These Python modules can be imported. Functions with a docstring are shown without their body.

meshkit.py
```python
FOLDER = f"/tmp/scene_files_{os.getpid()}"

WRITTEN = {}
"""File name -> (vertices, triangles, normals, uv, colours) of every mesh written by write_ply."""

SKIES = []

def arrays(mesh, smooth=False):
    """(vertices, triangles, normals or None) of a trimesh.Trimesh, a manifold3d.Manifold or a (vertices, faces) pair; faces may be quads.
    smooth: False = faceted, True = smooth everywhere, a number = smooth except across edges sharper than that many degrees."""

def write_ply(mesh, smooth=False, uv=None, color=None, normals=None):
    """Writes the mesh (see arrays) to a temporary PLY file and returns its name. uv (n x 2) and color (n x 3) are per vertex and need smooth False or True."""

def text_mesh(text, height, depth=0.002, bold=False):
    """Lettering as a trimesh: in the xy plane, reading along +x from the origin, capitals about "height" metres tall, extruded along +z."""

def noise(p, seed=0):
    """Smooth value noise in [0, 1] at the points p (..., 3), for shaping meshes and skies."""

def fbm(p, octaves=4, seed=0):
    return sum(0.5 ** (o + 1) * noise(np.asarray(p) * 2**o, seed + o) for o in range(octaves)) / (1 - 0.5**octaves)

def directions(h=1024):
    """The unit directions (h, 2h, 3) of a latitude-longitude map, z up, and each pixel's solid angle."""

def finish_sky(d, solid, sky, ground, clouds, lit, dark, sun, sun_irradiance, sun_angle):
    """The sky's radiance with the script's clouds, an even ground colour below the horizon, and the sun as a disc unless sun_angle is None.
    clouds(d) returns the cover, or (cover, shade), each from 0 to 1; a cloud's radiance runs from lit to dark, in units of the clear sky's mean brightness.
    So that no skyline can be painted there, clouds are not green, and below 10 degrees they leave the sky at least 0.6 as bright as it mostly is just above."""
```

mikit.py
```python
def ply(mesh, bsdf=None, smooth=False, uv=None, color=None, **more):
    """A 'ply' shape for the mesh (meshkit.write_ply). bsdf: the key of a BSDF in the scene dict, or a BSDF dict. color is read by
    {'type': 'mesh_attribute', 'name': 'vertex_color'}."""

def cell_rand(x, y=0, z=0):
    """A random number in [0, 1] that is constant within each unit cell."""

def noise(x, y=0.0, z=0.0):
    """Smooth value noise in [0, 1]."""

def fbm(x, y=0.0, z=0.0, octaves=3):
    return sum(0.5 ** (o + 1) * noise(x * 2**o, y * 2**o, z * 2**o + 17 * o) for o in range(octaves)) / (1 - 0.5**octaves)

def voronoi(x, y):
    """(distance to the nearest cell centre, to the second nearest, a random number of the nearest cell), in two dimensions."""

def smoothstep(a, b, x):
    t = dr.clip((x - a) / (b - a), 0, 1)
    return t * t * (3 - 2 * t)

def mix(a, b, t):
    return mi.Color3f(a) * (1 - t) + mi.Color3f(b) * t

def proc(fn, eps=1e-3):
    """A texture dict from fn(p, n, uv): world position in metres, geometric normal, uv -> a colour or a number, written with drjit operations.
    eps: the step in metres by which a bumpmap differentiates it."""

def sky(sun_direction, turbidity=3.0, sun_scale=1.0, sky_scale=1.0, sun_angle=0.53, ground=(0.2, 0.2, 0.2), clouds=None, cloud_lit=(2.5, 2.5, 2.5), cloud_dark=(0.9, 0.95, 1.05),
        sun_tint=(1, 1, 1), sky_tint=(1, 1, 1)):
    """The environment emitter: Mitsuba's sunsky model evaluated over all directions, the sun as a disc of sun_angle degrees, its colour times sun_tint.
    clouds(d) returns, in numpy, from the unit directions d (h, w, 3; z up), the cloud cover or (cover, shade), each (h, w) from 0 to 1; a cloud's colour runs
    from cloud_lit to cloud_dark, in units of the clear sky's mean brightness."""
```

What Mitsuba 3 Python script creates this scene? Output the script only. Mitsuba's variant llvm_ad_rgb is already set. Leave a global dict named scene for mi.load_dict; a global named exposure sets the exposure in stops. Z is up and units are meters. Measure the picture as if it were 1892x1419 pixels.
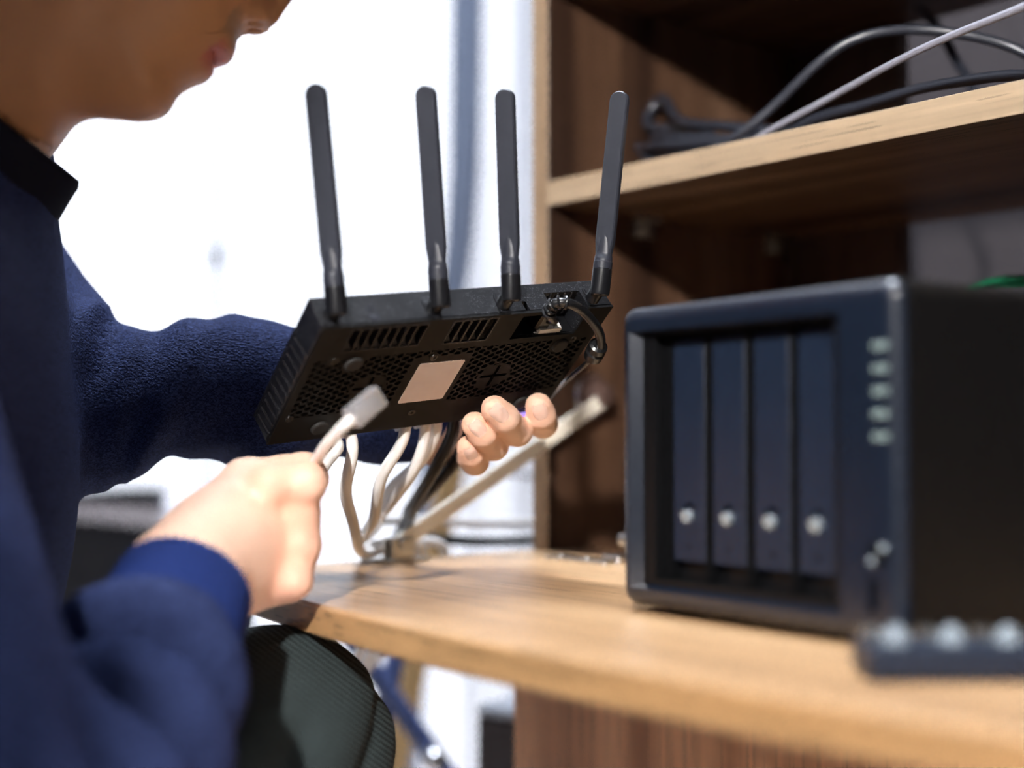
import math, numpy as np, trimesh, manifold3d as m3, mitsuba as mi, drjit as dr, mikit, meshkit
from shapely.geometry import Polygon, Point, box as sbox
from shapely.ops import unary_union
from shapely import affinity
from scipy.interpolate import CubicSpline
from scipy.sparse import csr_matrix

# ------------------------------------------------------------------ camera, sky, lights, exposure
CZ = 0.62                       # height of the lens above the floor
FPX, CX, HY = 2600.0, 946.0, 809.0      # focal length in pixels, picture centre, horizon
PITCH = math.atan((HY - 709.5) / FPX)
T4 = mi.ScalarTransform4f
scene, labels = {'type': 'scene'}, {}
scene['camera'] = {'type': 'thinlens', 'fov': 2 * math.degrees(math.atan(946 / FPX)), 'fov_axis': 'x', 'near_clip': 0.05, 'far_clip': 60.0,
                   'aperture_radius': 0.0107, 'focus_distance': 0.845,
                   'to_world': T4().look_at(origin=[0, 0, CZ], target=[0, math.cos(PITCH), CZ + math.sin(PITCH)], up=[0, 0, 1])}
exposure = 3.25
scene['sky'] = mikit.sky((-0.5, 0.6, 0.7), turbidity=4, sun_scale=0.0, sky_scale=3.5, clouds=lambda d: np.ones(d.shape[:2]), cloud_lit=(1.0, 1.03, 1.1))
KEY_POS = np.array([-0.25, -0.635, 0.727])      # work lamp behind the camera's left shoulder
KEY_AIM = np.array([0.05, 0.95, 0.05])
KEY_POWER = 400.0
CEILING_POWER = 4.2

# ------------------------------------------------------------------ helpers
UV_U, UV_V = np.array([0.633, -0.774, 0]), np.array([0.774, 0.633, 0])
UV_U, UV_V = UV_U / np.linalg.norm(UV_U), UV_V / np.linalg.norm(UV_V)


def ray(px, py):
    a, b = (px - CX) / FPX, (709.5 - py) / FPX
    y, z = math.cos(PITCH) - b * math.sin(PITCH), math.sin(PITCH) + b * math.cos(PITCH)
    return np.array([a / y, 1.0, z / y])


def P(px, py, d):
    """The point seen at this pixel, d metres in front of the lens."""
    return ray(px, py) * d + np.array([0, 0, CZ])


def W3(u, v, z):
    """Cabinet coordinates (u along its front, v into it, z up from lens height) to the world."""
    u, v, z = np.broadcast_arrays(*[np.asarray(a, float) for a in (u, v, z)])
    return u[..., None] * UV_U + v[..., None] * UV_V + np.array([0, 0, 1.0]) * (z[..., None] + CZ)


def on_v(px, py, v):
    return P(px, py, v / (ray(px, py) @ UV_V))


def add(key, mesh, bsdf, label=None, category=None, group=None, kind=None, smooth=False, color=None, **more):
    n, k = 0, key
    while k in scene:
        n += 1
        k = f'{key}_{n:03d}'
    scene[k] = mikit.ply(mesh, bsdf, smooth=smooth, color=color, **more)
    say(k, label, category, group, kind)
    return k


def say(k, label=None, category=None, group=None, kind=None):
    d = {a: b for a, b in (('label', label), ('category', category), ('group', group), ('kind', kind)) if b}
    if d:
        labels[k] = d


def cbox(x0, x1, y0, y1, z0, z1, c=0.001):
    """A box with chamfered edges."""
    lo, hi = np.array([x0, y0, z0], float), np.array([x1, y1, z1], float)
    c = min(c, 0.45 * (hi - lo).min())
    pts = []
    for sx in (0, 1):
        for sy in (0, 1):
            for sz in (0, 1):
                q = np.where([sx, sy, sz], hi, lo)
                s = np.where([sx, sy, sz], -1, 1) * c
                for k in range(3):
                    w = q + s
                    w[k] = q[k]
                    pts.append(w)
    return trimesh.convex.convex_hull(np.array(pts))


def uvbox(u0, u1, v0, v1, z0, z1, c=0.001):
    m = cbox(u0, u1, v0, v1, z0, z1, c)
    m.vertices = W3(*m.vertices.T)
    # (u, v, z) is a right-handed frame
    return m


def moved(m, R, t):
    m = m.copy()
    m.vertices = m.vertices @ np.asarray(R).T + t
    if np.linalg.det(R) < 0:
        m.invert()
    return m


def extr(poly, h):
    geoms = getattr(poly, 'geoms', [poly])
    return trimesh.util.concatenate([trimesh.creation.extrude_polygon(g, h, engine='earcut') for g in geoms if g.area > 1e-12])


def rbox2(x0, x1, y0, y1, r):
    return sbox(x0 + r, y0 + r, x1 - r, y1 - r).buffer(r, quad_segs=4)


def frames(p):
    t = np.gradient(p, axis=0)
    t /= np.linalg.norm(t, axis=1, keepdims=True)
    a = np.cross(t[0], [0.3, 0.2, 0.93])
    out = []
    for k in range(len(p)):
        a = a - t[k] * (a @ t[k])
        a /= np.linalg.norm(a)
        out.append((a, np.cross(t[k], a)))
    return t, np.array([o[0] for o in out]), np.array([o[1] for o in out])


def spline(pts, n=60):
    pts = np.asarray(pts, float)
    s = np.r_[0, np.cumsum(np.linalg.norm(np.diff(pts[:, :3], axis=0), axis=1))]
    return CubicSpline(s, pts)(np.linspace(0, s[-1], n))


def tube(pts, r, n=60, sides=14, smooth_path=True, cap=True):
    """A round tube through the points, with rounded ends; r may vary along it."""
    p = spline(pts, n) if smooth_path else np.asarray(pts, float)
    r = np.interp(np.linspace(0, 1, len(p)), np.linspace(0, 1, len(np.atleast_1d(r))), np.atleast_1d(r)) if np.ndim(r) else np.full(len(p), r)
    t, a, b = frames(p)
    if cap:
        e0 = [(p[0] - t[0] * r[0] * math.sin(q), r[0] * math.cos(q), a[0], b[0]) for q in (1.45, 0.9, 0.4)]
        e1 = [(p[-1] + t[-1] * r[-1] * math.sin(q), r[-1] * math.cos(q), a[-1], b[-1]) for q in (0.4, 0.9, 1.45)]
        rings = e0 + [(p[k], r[k], a[k], b[k]) for k in range(len(p))] + e1
    else:
        rings = [(p[k], r[k], a[k], b[k]) for k in range(len(p))]
    an = np.arange(sides) * 2 * math.pi / sides
    v = np.array([c + rr * (np.cos(an)[:, None] * x + np.sin(an)[:, None] * y) for c, rr, x, y in rings]).reshape(-1, 3)
    i, j = np.meshgrid(np.arange(len(rings) - 1), np.arange(sides), indexing='ij')
    q = np.stack([i * sides + j, i * sides + (j + 1) % sides, (i + 1) * sides + (j + 1) % sides, (i + 1) * sides + j], -1).reshape(-1, 4)
    f = np.vstack([q[:, [0, 1, 2]], q[:, [0, 2, 3]]])
    k = len(v)
    v = np.vstack([v, rings[0][0], rings[-1][0]])
    jj = np.arange(sides)
    last = (len(rings) - 1) * sides
    f = np.vstack([f, np.c_[np.full(sides, k), (jj + 1) % sides, jj], np.c_[np.full(sides, k + 1), last + jj, last + (jj + 1) % sides]])
    return trimesh.Trimesh(v, f, process=False)


def cyl(a, b, r, sides=24, c=0.0006):
    """A cylinder from a to b with a small chamfer."""
    a, b = np.asarray(a, float), np.asarray(b, float)
    L = np.linalg.norm(b - a)
    c = min(c, L * 0.3, r * 0.5)
    return lathe([(0, 0), (r - c, 0), (r, c), (r, L - c), (r - c, L), (0, L)], a, b - a, sides)


def lathe(profile, origin, axis, sides=32):
    m = trimesh.creation.revolve(np.array(profile, float), sections=sides)
    z = np.asarray(axis, float) / np.linalg.norm(axis)
    x = np.cross(z, [0.31, 0.87, 0.2] if abs(z[1]) < 0.8 else [1.0, 0.1, 0])
    x /= np.linalg.norm(x)
    R = np.c_[x, np.cross(z, x), z]
    m.vertices = m.vertices @ R.T + np.asarray(origin, float)
    m.fix_normals()
    return m


cat = trimesh.util.concatenate


# signed distances and a surface-net mesher, for bodies and cloth
def sd_cone(p, a, b, ra, rb):
    a, b = np.asarray(a, np.float32), np.asarray(b, np.float32)
    ba = b - a
    h = np.clip(((p - a) @ ba) / (ba @ ba), 0, 1)
    return np.linalg.norm(p - a - h[:, None] * ba, axis=1) - (ra + (rb - ra) * h)


def sd_ell(p, c, R, r):
    """Ellipsoid: centre, rows of R its axes, radii."""
    q = (p - np.asarray(c, np.float32)) @ np.asarray(R, np.float32).T
    r = np.asarray(r, np.float32)
    k0 = np.linalg.norm(q / r, axis=1)
    k1 = np.linalg.norm(q / (r * r), axis=1)
    return k0 * (k0 - 1) / np.maximum(k1, 1e-9)


def smin(a, b, k):
    h = np.maximum(k - np.abs(a - b), 0) / k
    return np.minimum(a, b) - h * h * k * 0.25


def smax(a, b, k):
    return -smin(-a, -b, k)


def snet(f, lo, hi, h):
    """Naive surface nets of f = 0."""
    lo, hi = np.asarray(lo, float), np.asarray(hi, float)
    n = np.ceil((hi - lo) / h).astype(int) + 1
    ax = [lo[k] + h * np.arange(n[k]) for k in range(3)]
    val = np.empty(n, np.float32)
    yy, zz = np.meshgrid(ax[1], ax[2], indexing='ij')
    step = max(1, 400_000 // (n[1] * n[2]))
    for i in range(0, n[0], step):
        xs = ax[0][i:i + step]
        g = np.empty((len(xs), n[1], n[2], 3), np.float32)
        g[..., 0], g[..., 1], g[..., 2] = xs[:, None, None], yy, zz
        val[i:i + step] = f(g.reshape(-1, 3)).reshape(len(xs), n[1], n[2])
    for k in range(3):      # closed at the border
        s = [slice(None)] * 3
        for e in (0, -1):
            s[k] = e
            val[tuple(s)] = np.maximum(val[tuple(s)], h * 0.3)
    ins = val < 0
    c = np.zeros(n - 1, np.int8)
    for dx, dy, dz in np.ndindex(2, 2, 2):
        c += ins[dx:n[0] - 1 + dx, dy:n[1] - 1 + dy, dz:n[2] - 1 + dz]
    cells = np.argwhere((c > 0) & (c < 8))
    idx = np.full(n - 1, -1, np.int64)
    idx[tuple(cells.T)] = np.arange(len(cells))
    acc, cnt = np.zeros((len(cells), 3)), np.zeros(len(cells))
    corners = list(np.ndindex(2, 2, 2))
    for a in corners:
        for k in range(3):
            if a[k]:
                continue
            b = list(a)
            b[k] = 1
            va, vb = val[tuple((cells + a).T)], val[tuple((cells + b).T)]
            m = (va < 0) != (vb < 0)
            t = np.where(m, va / np.where(m, va - vb, 1), 0)
            q = np.array(a, float) + np.zeros((len(cells), 3))
            q[:, k] += t
            acc += q * m[:, None]
            cnt += m
    v = lo + h * (cells + acc / cnt[:, None])
    quads = []
    for k in range(3):
        s0, s1 = [slice(None)] * 3, [slice(None)] * 3
        s0[k], s1[k] = slice(0, -1), slice(1, None)
        a, b = ins[tuple(s0)], ins[tuple(s1)]
        e = np.argwhere(a != b)
        o = [(k + 1) % 3, (k + 2) % 3]
        e = e[(e[:, o[0]] > 0) & (e[:, o[1]] > 0) & (e[:, o[0]] < n[o[0]] - 1) & (e[:, o[1]] < n[o[1]] - 1)]
        flip = ~a[tuple(e.T)]

        def at(d0, d1):
            q = e.copy()
            q[:, o[0]] -= d0
            q[:, o[1]] -= d1
            return idx[tuple(q.T)]
        q = np.stack([at(1, 1), at(0, 1), at(0, 0), at(1, 0)], 1)
        q[flip] = q[flip][:, ::-1]
        quads.append(q)
    q = np.vstack(quads)
    return trimesh.Trimesh(v, np.vstack([q[:, [0, 1, 2]], q[:, [0, 2, 3]]]), process=False)


def relax(m, it=6):
    """Taubin smoothing with uniform weights."""
    f, n = np.asarray(m.faces), len(m.vertices)
    e = np.vstack([f[:, [0, 1]], f[:, [1, 2]], f[:, [2, 0]]])
    A = csr_matrix((np.ones(2 * len(e)), (np.r_[e[:, 0], e[:, 1]], np.r_[e[:, 1], e[:, 0]])), (n, n))
    A.data[:] = 1
    deg = np.maximum(np.asarray(A.sum(1)).ravel(), 1)[:, None]
    v = np.array(m.vertices)
    for k in range(2 * it):
        v = v + (0.5, -0.53)[k % 2] * (A @ v / deg - v) * (np.asarray(A.sum(1)) > 0)
    return trimesh.Trimesh(v, f, process=False)


def union(ms):
    try:
        parts = [m3.Manifold(m3.Mesh(np.asarray(m.vertices, np.float32), np.asarray(m.faces, np.uint32))) for m in ms]
        assert all(p.status() == m3.Error.NoError for p in parts)
        r = m3.Manifold.batch_boolean(parts, m3.OpType.Add).to_mesh()
        return trimesh.Trimesh(r.vert_properties[:, :3], r.tri_verts, process=False)
    except Exception as e:
        print('union fell back:', repr(e)[:80])
        return cat(ms)


# ------------------------------------------------------------------ materials
def rgb(r, g, b):
    return {'type': 'rgb', 'value': [((c / 255 + 0.055) / 1.055) ** 2.4 if c > 10 else c / 255 / 12.92 for c in (r, g, b)]}


def plain(name, col, rough=0.5, spec=0.5, **more):
    scene[name] = {'type': 'twosided', 'bsdf': {'type': 'principled', 'base_color': col if isinstance(col, dict) else rgb(*col), 'roughness': rough, 'specular': spec, **more}}
    return name


def lin(*c):
    return [((x / 255 + 0.055) / 1.055) ** 2.4 for x in c]


def wood_fn(axis, dark, mid, light, streak=1.0):
    ux, uy, vx, vy = UV_U[0], UV_U[1], UV_V[0], UV_V[1]
    dark, mid, light = lin(*dark), lin(*mid), lin(*light)

    def fn(p, n, uv):
        a = p.x * float(ux) + p.y * float(uy)
        b = p.x * float(vx) + p.y * float(vy)
        z = p.z
        if axis == 'u':
            l, s, t = a, b, z
        elif axis == 'v':
            l, s, t = b, a, z
        else:
            l, s, t = z, a, b
        w = mikit.noise(l * 2.2, s * 9, t * 9) * 0.05
        wide = mikit.fbm(l * 1.3, (s + w) * 17 + 3, (t + w) * 17, octaves=3)
        fine = mikit.fbm(l * 9, s * 210, t * 210, octaves=3)
        pores = mikit.smoothstep(0.66, 0.8, mikit.noise(l * 22, s * 620, t * 620))
        c = mikit.mix(mikit.mix(dark, mid, mikit.smoothstep(0.25, 0.52, wide)), light, mikit.smoothstep(0.5, 0.8, wide))
        return c * (1 - 0.42 * streak * (fine - 0.35)) * (1 - 0.3 * streak * pores)
    return fn


def wood(name, axis, dark, mid, light, rough=0.42, spec=0.4):
    return plain(name, mikit.proc(wood_fn(axis, dark, mid, light)), rough, spec)


wood('wood_flap', 'u', (96, 72, 52), (170, 136, 100), (208, 174, 134), 0.36)
wood('wood_shelf', 'u', (58, 40, 29), (88, 64, 46), (116, 88, 64), 0.45)
wood('wood_upright', 'z', (54, 36, 26), (92, 66, 49), (118, 90, 70), 0.5)
wood('wood_door_lit', 'z', (168, 118, 84), (212, 160, 120), (226, 182, 144), 0.5)  # lightened copy of the cabinet wood; bounced light put into the colour
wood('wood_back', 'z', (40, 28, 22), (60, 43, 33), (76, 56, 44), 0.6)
wood('wood_edge', 'u', (160, 134, 106), (184, 162, 134), (200, 182, 158), 0.45)
wood('wood_edge_upright', 'z', (160, 134, 106), (184, 162, 134), (200, 182, 158), 0.45)
wood('wood_flap_edge', 'u', (120, 88, 56), (166, 128, 86), (186, 150, 106), 0.42)
wood('wood_post', 'z', (190, 150, 96), (206, 170, 118), (216, 186, 140), 0.55)


def dust_fn(base, fleck, amount=0.72):
    base, fleck = lin(*base), lin(*fleck)

    def fn(p, n, uv):
        d = mikit.smoothstep(amount, amount + 0.1, mikit.noise(p.x * 1900, p.y * 1900, p.z * 1900)) * mikit.smoothstep(0.3, 0.75, mikit.fbm(p.x * 60, p.y * 60, p.z * 60))
        return mikit.mix(base, fleck, d * 0.6)
    return fn


def bumped(name, inner, fn, scale, eps=3e-4):
    scene[name] = {'type': 'twosided', 'bsdf': {'type': 'bumpmap', 'arbitrary': {**mikit.proc(fn, eps)}, 'scale': scale, 'bsdf': inner}}
    return name


plain('plastic_router', mikit.proc(dust_fn((15, 16, 20), (112, 116, 124))), 0.42, 0.5)
plain('plastic_plate', (10, 10, 10), 0.6, 0.2)
plain('plastic_inner', (10, 11, 13), 0.35, 0.5)
plain('plastic_antenna', mikit.proc(dust_fn((40, 43, 52), (100, 102, 106), 0.9)), 0.42, 0.5)
plain('plastic_sleeve', (20, 21, 24), 0.3, 0.5)
plain('rubber', (44, 43, 42), 0.7, 0.3)
plain('paper_label', mikit.proc(lambda p, n, uv: mikit.mix(lin(240, 224, 220), lin(248, 236, 232), mikit.fbm(p.x * 120, p.y * 120, p.z * 120))), 0.6, 0.3)
plain('cable_white', (238, 236, 232), 0.42, 0.5)
plain('cable_gloss', (12, 13, 15), 0.25, 0.7, clearcoat=0.8, clearcoat_gloss=0.85)
plain('cable_jet', (9, 10, 12), 0.4, 0.4)
plain('cable_black', (42, 46, 56), 0.3, 0.8, clearcoat=1.0, clearcoat_gloss=0.7)
plain('cable_grey', (150, 150, 162), 0.36, 0.5)
plain('cable_green', (14, 92, 62), 0.4, 0.5)
plain('port_white', (232, 230, 222), 0.5, 0.5)
plain('chrome', (225, 226, 228), 0.2, 0.5, metallic=1.0)
plain('steel', (196, 192, 184), 0.3, 0.5, metallic=1.0)
plain('bronze', (120, 96, 88), 0.3, 0.8, metallic=0.5)
plain('cream_enamel', (248, 242, 226), 0.3, 0.5)
plain('gold', (214, 176, 96), 0.25, 0.5, metallic=1.0)
plain('wire_green', (60, 170, 96), 0.5, 0.5)
plain('wire_orange', (224, 150, 80), 0.5, 0.5)
plain('wire_blue', (60, 90, 180), 0.5, 0.5)
plain('wire_brown', (150, 96, 62), 0.5, 0.5)
scene['clear_plastic'] = {'type': 'principledthin', 'base_color': rgb(248, 248, 250), 'roughness': 0.1, 'spec_trans': 0.7, 'diff_trans': 0.9, 'eta': 1.49}
plain('nas_shell', (11, 12, 14), 0.45, 0.3)
plain('nas_front', (17, 25, 38), 0.26, 0.9)
plain('nas_tray', (20, 31, 48), 0.4, 0.5)
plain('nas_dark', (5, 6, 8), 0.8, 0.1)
plain('nas_lamp', (118, 134, 134), 0.3, 0.5)
plain('lock_metal', (156, 168, 178), 0.3, 0.5, metallic=0.3)
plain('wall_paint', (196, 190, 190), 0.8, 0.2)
plain('wall_shade_grey', (62, 58, 61), 0.8, 0.2)  # wall behind the cabinet: its shade is put into a dark colour
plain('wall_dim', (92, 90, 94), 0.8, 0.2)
plain('ceiling_paint', (226, 226, 226), 0.9, 0.2)
plain('floor_laminate', (232, 222, 214), 0.5, 0.4)
scene['curtain_sheer'] = {'type': 'principledthin', 'base_color': rgb(244, 246, 250), 'roughness': 0.8, 'diff_trans': 1.25, 'spec_trans': 0.0}
scene['curtain_gap_shade'] = {'type': 'principledthin', 'base_color': rgb(132, 142, 162), 'roughness': 0.8, 'diff_trans': 0.75, 'spec_trans': 0.0}
plain('sofa_dark', (22, 24, 30), 0.75, 0.3)
plain('sofa_grey', (236, 234, 240), 0.8, 0.3)
plain('blue_metal', (70, 84, 128), 0.35, 0.5)
plain('tower_dark', (48, 38, 38), 0.5, 0.4)
plain('tower_grey', (150, 154, 162), 0.5, 0.4)
plain('pipe_grey', (150, 156, 170), 0.45, 0.4)
plain('cord_grey', (168, 172, 184), 0.6, 0.3)
plain('toggle_dark', (28, 44, 48), 0.5, 0.4)
plain('lamp_housing', (40, 40, 42), 0.5, 0.4)
plain('window_frame', (235, 235, 235), 0.5, 0.4)


def knit(p):
    return mikit.fbm(p.x * 900, p.y * 900, p.z * 900, octaves=2)


def fuzz_fn(a, b):
    a, b = lin(*a), lin(*b)
    return lambda p, n, uv: mikit.mix(a, b, mikit.smoothstep(0.3, 0.8, mikit.fbm(p.x * 1100, p.y * 1100, p.z * 1100)))


bumped('sweater_cloth', {'type': 'principled', 'base_color': mikit.proc(fuzz_fn((18, 26, 56), (56, 69, 112))), 'roughness': 0.85, 'specular': 0.15, 'sheen': 0.35, 'sheen_tint': 0.5},
       lambda p, n, uv: knit(p), 0.0012)
plain('cuff_cloth', (26, 44, 98), 0.8, 0.2, sheen=0.5, sheen_tint=0.5)
plain('collar_cloth', (12, 15, 28), 0.85, 0.2)
plain('trouser_cloth', mikit.proc(lambda p, n, uv: mikit.mix(lin(28, 33, 34), lin(54, 64, 65), mikit.smoothstep(0.2, 0.8, 0.5 + 0.5 * dr.sin((p.x * 0.55 + p.z * 0.75 + p.y * 0.2) * 2600)))), 0.9, 0.15)
plain('shoe_leather', (30, 28, 28), 0.5, 0.4)
plain('hair', (26, 20, 16), 0.5, 0.4)
plain('nail', (244, 206, 188), 0.3, 0.5)
plain('eye_white', (232, 226, 220), 0.2, 0.5)
scene['skin'] = {'type': 'twosided', 'bsdf': {'type': 'principled', 'base_color': {'type': 'mesh_attribute', 'name': 'vertex_color'}, 'roughness': 0.52, 'specular': 0.4}}

# ------------------------------------------------------------------ the lamp and the room
d_ = (KEY_AIM - KEY_POS) / np.linalg.norm(KEY_AIM - KEY_POS)
kp = KEY_POS + [0, 0, CZ]
lamp_face = lathe([(0, 0), (0.035, 0), (0.035, 0.002), (0, 0.002)], kp, d_, 32)
scene['work_lamp__shade'] = mikit.ply(lathe([(0.0, -0.12), (0.03, -0.118), (0.062, -0.05), (0.066, 0.03), (0.0635, 0.03), (0.059, -0.045), (0.03, -0.112), (0, -0.114)], kp, d_, 40), 'lamp_housing', smooth=30)
scene['work_lamp__bulb_panel'] = mikit.ply(lamp_face, 'window_frame', emitter={'type': 'area', 'radiance': {'type': 'rgb', 'value': [KEY_POWER * c for c in (1.0, 0.96, 0.93)]}})
scene['work_lamp__pole'] = mikit.ply(tube([kp - d_ * 0.1, kp - d_ * 0.13 - [0, 0, 0.1], [kp[0] - 0.12, kp[1] - 0.14, 0.03]], 0.011, 30), 'lamp_housing', smooth=True)
scene['work_lamp__base'] = mikit.ply(cyl([kp[0] - 0.12, kp[1] - 0.14, 0.0], [kp[0] - 0.12, kp[1] - 0.14, 0.03], 0.14), 'lamp_housing', smooth=30)
say('work_lamp', 'black work lamp on a pole, standing behind the camera', 'lamp')

for ck, cl, said in (('ceiling_light', np.array([-0.25, 1.45, 2.62]), 'square ceiling light panel near the curtains'), ('ceiling_light_001', np.array([-0.02, 0.95, 2.62]), 'square ceiling light panel over the cabinet')):
    cx_, cy_, cz_ = cl
    fr_ = [cbox(cx_ - .3, cx_ + .3, cy_ - .3, cy_ - .25, cz_ - .04, cz_, .004), cbox(cx_ - .3, cx_ + .3, cy_ + .25, cy_ + .3, cz_ - .04, cz_, .004),
           cbox(cx_ - .3, cx_ - .25, cy_ - .25, cy_ + .25, cz_ - .04, cz_, .004), cbox(cx_ + .25, cx_ + .3, cy_ - .25, cy_ + .25, cz_ - .04, cz_, .004)]
    scene[ck + '__frame'] = mikit.ply(cat(fr_), 'window_frame')
    scene[ck + '__diffuser'] = mikit.ply(cbox(cx_ - .25, cx_ + .25, cy_ - .25, cy_ + .25, cz_ - .03, cz_ - .02), 'window_frame', emitter={'type': 'area', 'radiance': {'type': 'rgb', 'value': [CEILING_POWER * c for c in (0.9, 0.98, 1.1)]}})
    say(ck, said, 'ceiling light', 'ceiling light panels')

FL = -CZ                                     # floor in lens-height coordinates
WALL_V = 1.27
U0, U1, V0, CEIL = -4.4, 1.6, -2.3, 2.0
add('floor', uvbox(U0 - .1, U1 + .1, V0 - .1, WALL_V + .2, FL - 0.1, FL), 'floor_laminate', kind='structure')
add('ceiling', uvbox(U0 - .1, U1 + .1, V0 - .1, WALL_V + .2, CEIL, CEIL + 0.1), 'ceiling_paint', kind='structure')
WU0, WU1, WZ0, WZ1 = -4.2, -1.36, FL + 0.06, 1.75
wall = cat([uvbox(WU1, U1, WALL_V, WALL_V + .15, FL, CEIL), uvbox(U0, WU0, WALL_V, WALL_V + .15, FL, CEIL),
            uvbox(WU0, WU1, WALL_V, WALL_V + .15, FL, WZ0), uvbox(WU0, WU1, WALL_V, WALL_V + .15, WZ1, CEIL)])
add('wall_back', wall, 'wall_shade_grey', 'wall behind the wooden cabinet, coloured dark for its shade', kind='structure')
add('wall_left', uvbox(U0 - .1, U0, V0, WALL_V, FL, CEIL), 'wall_paint', kind='structure')
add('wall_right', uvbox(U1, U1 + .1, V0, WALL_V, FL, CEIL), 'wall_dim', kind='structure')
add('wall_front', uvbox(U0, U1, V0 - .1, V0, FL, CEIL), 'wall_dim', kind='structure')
pp = Polygon([(-1.5, 0), (-0.184, 0), (-0.184, CZ + 0.205), (-0.226, CZ + 0.207), (-0.160, CZ + 0.47), (-0.160, CEIL + CZ), (-1.5, CEIL + CZ)])  # added out of view; outline cut to shade face, torso and near sleeve
add('wall_light_blocker', moved(extr(pp, 0.05), np.array([[1, 0, 0], [0, 0, -1.0], [0, 1, 0]]), [0, 0.17, 0]), 'wall_dim', 'added wall end left of the lens, cut to shade the face', kind='structure')
wf = cat([uvbox(WU0, WU0 + .06, WALL_V + .03, WALL_V + .09, WZ0, WZ1), uvbox(WU1 - .06, WU1, WALL_V + .03, WALL_V + .09, WZ0, WZ1),
          uvbox(WU0, WU1, WALL_V + .03, WALL_V + .09, WZ0, WZ0 + .06), uvbox(WU0, WU1, WALL_V + .03, WALL_V + .09, WZ1 - .06, WZ1),
          uvbox(-2.9, -2.84, WALL_V + .03, WALL_V + .09, WZ0, WZ1)])
add('window_1', wf, 'window_frame', kind='structure')


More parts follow.
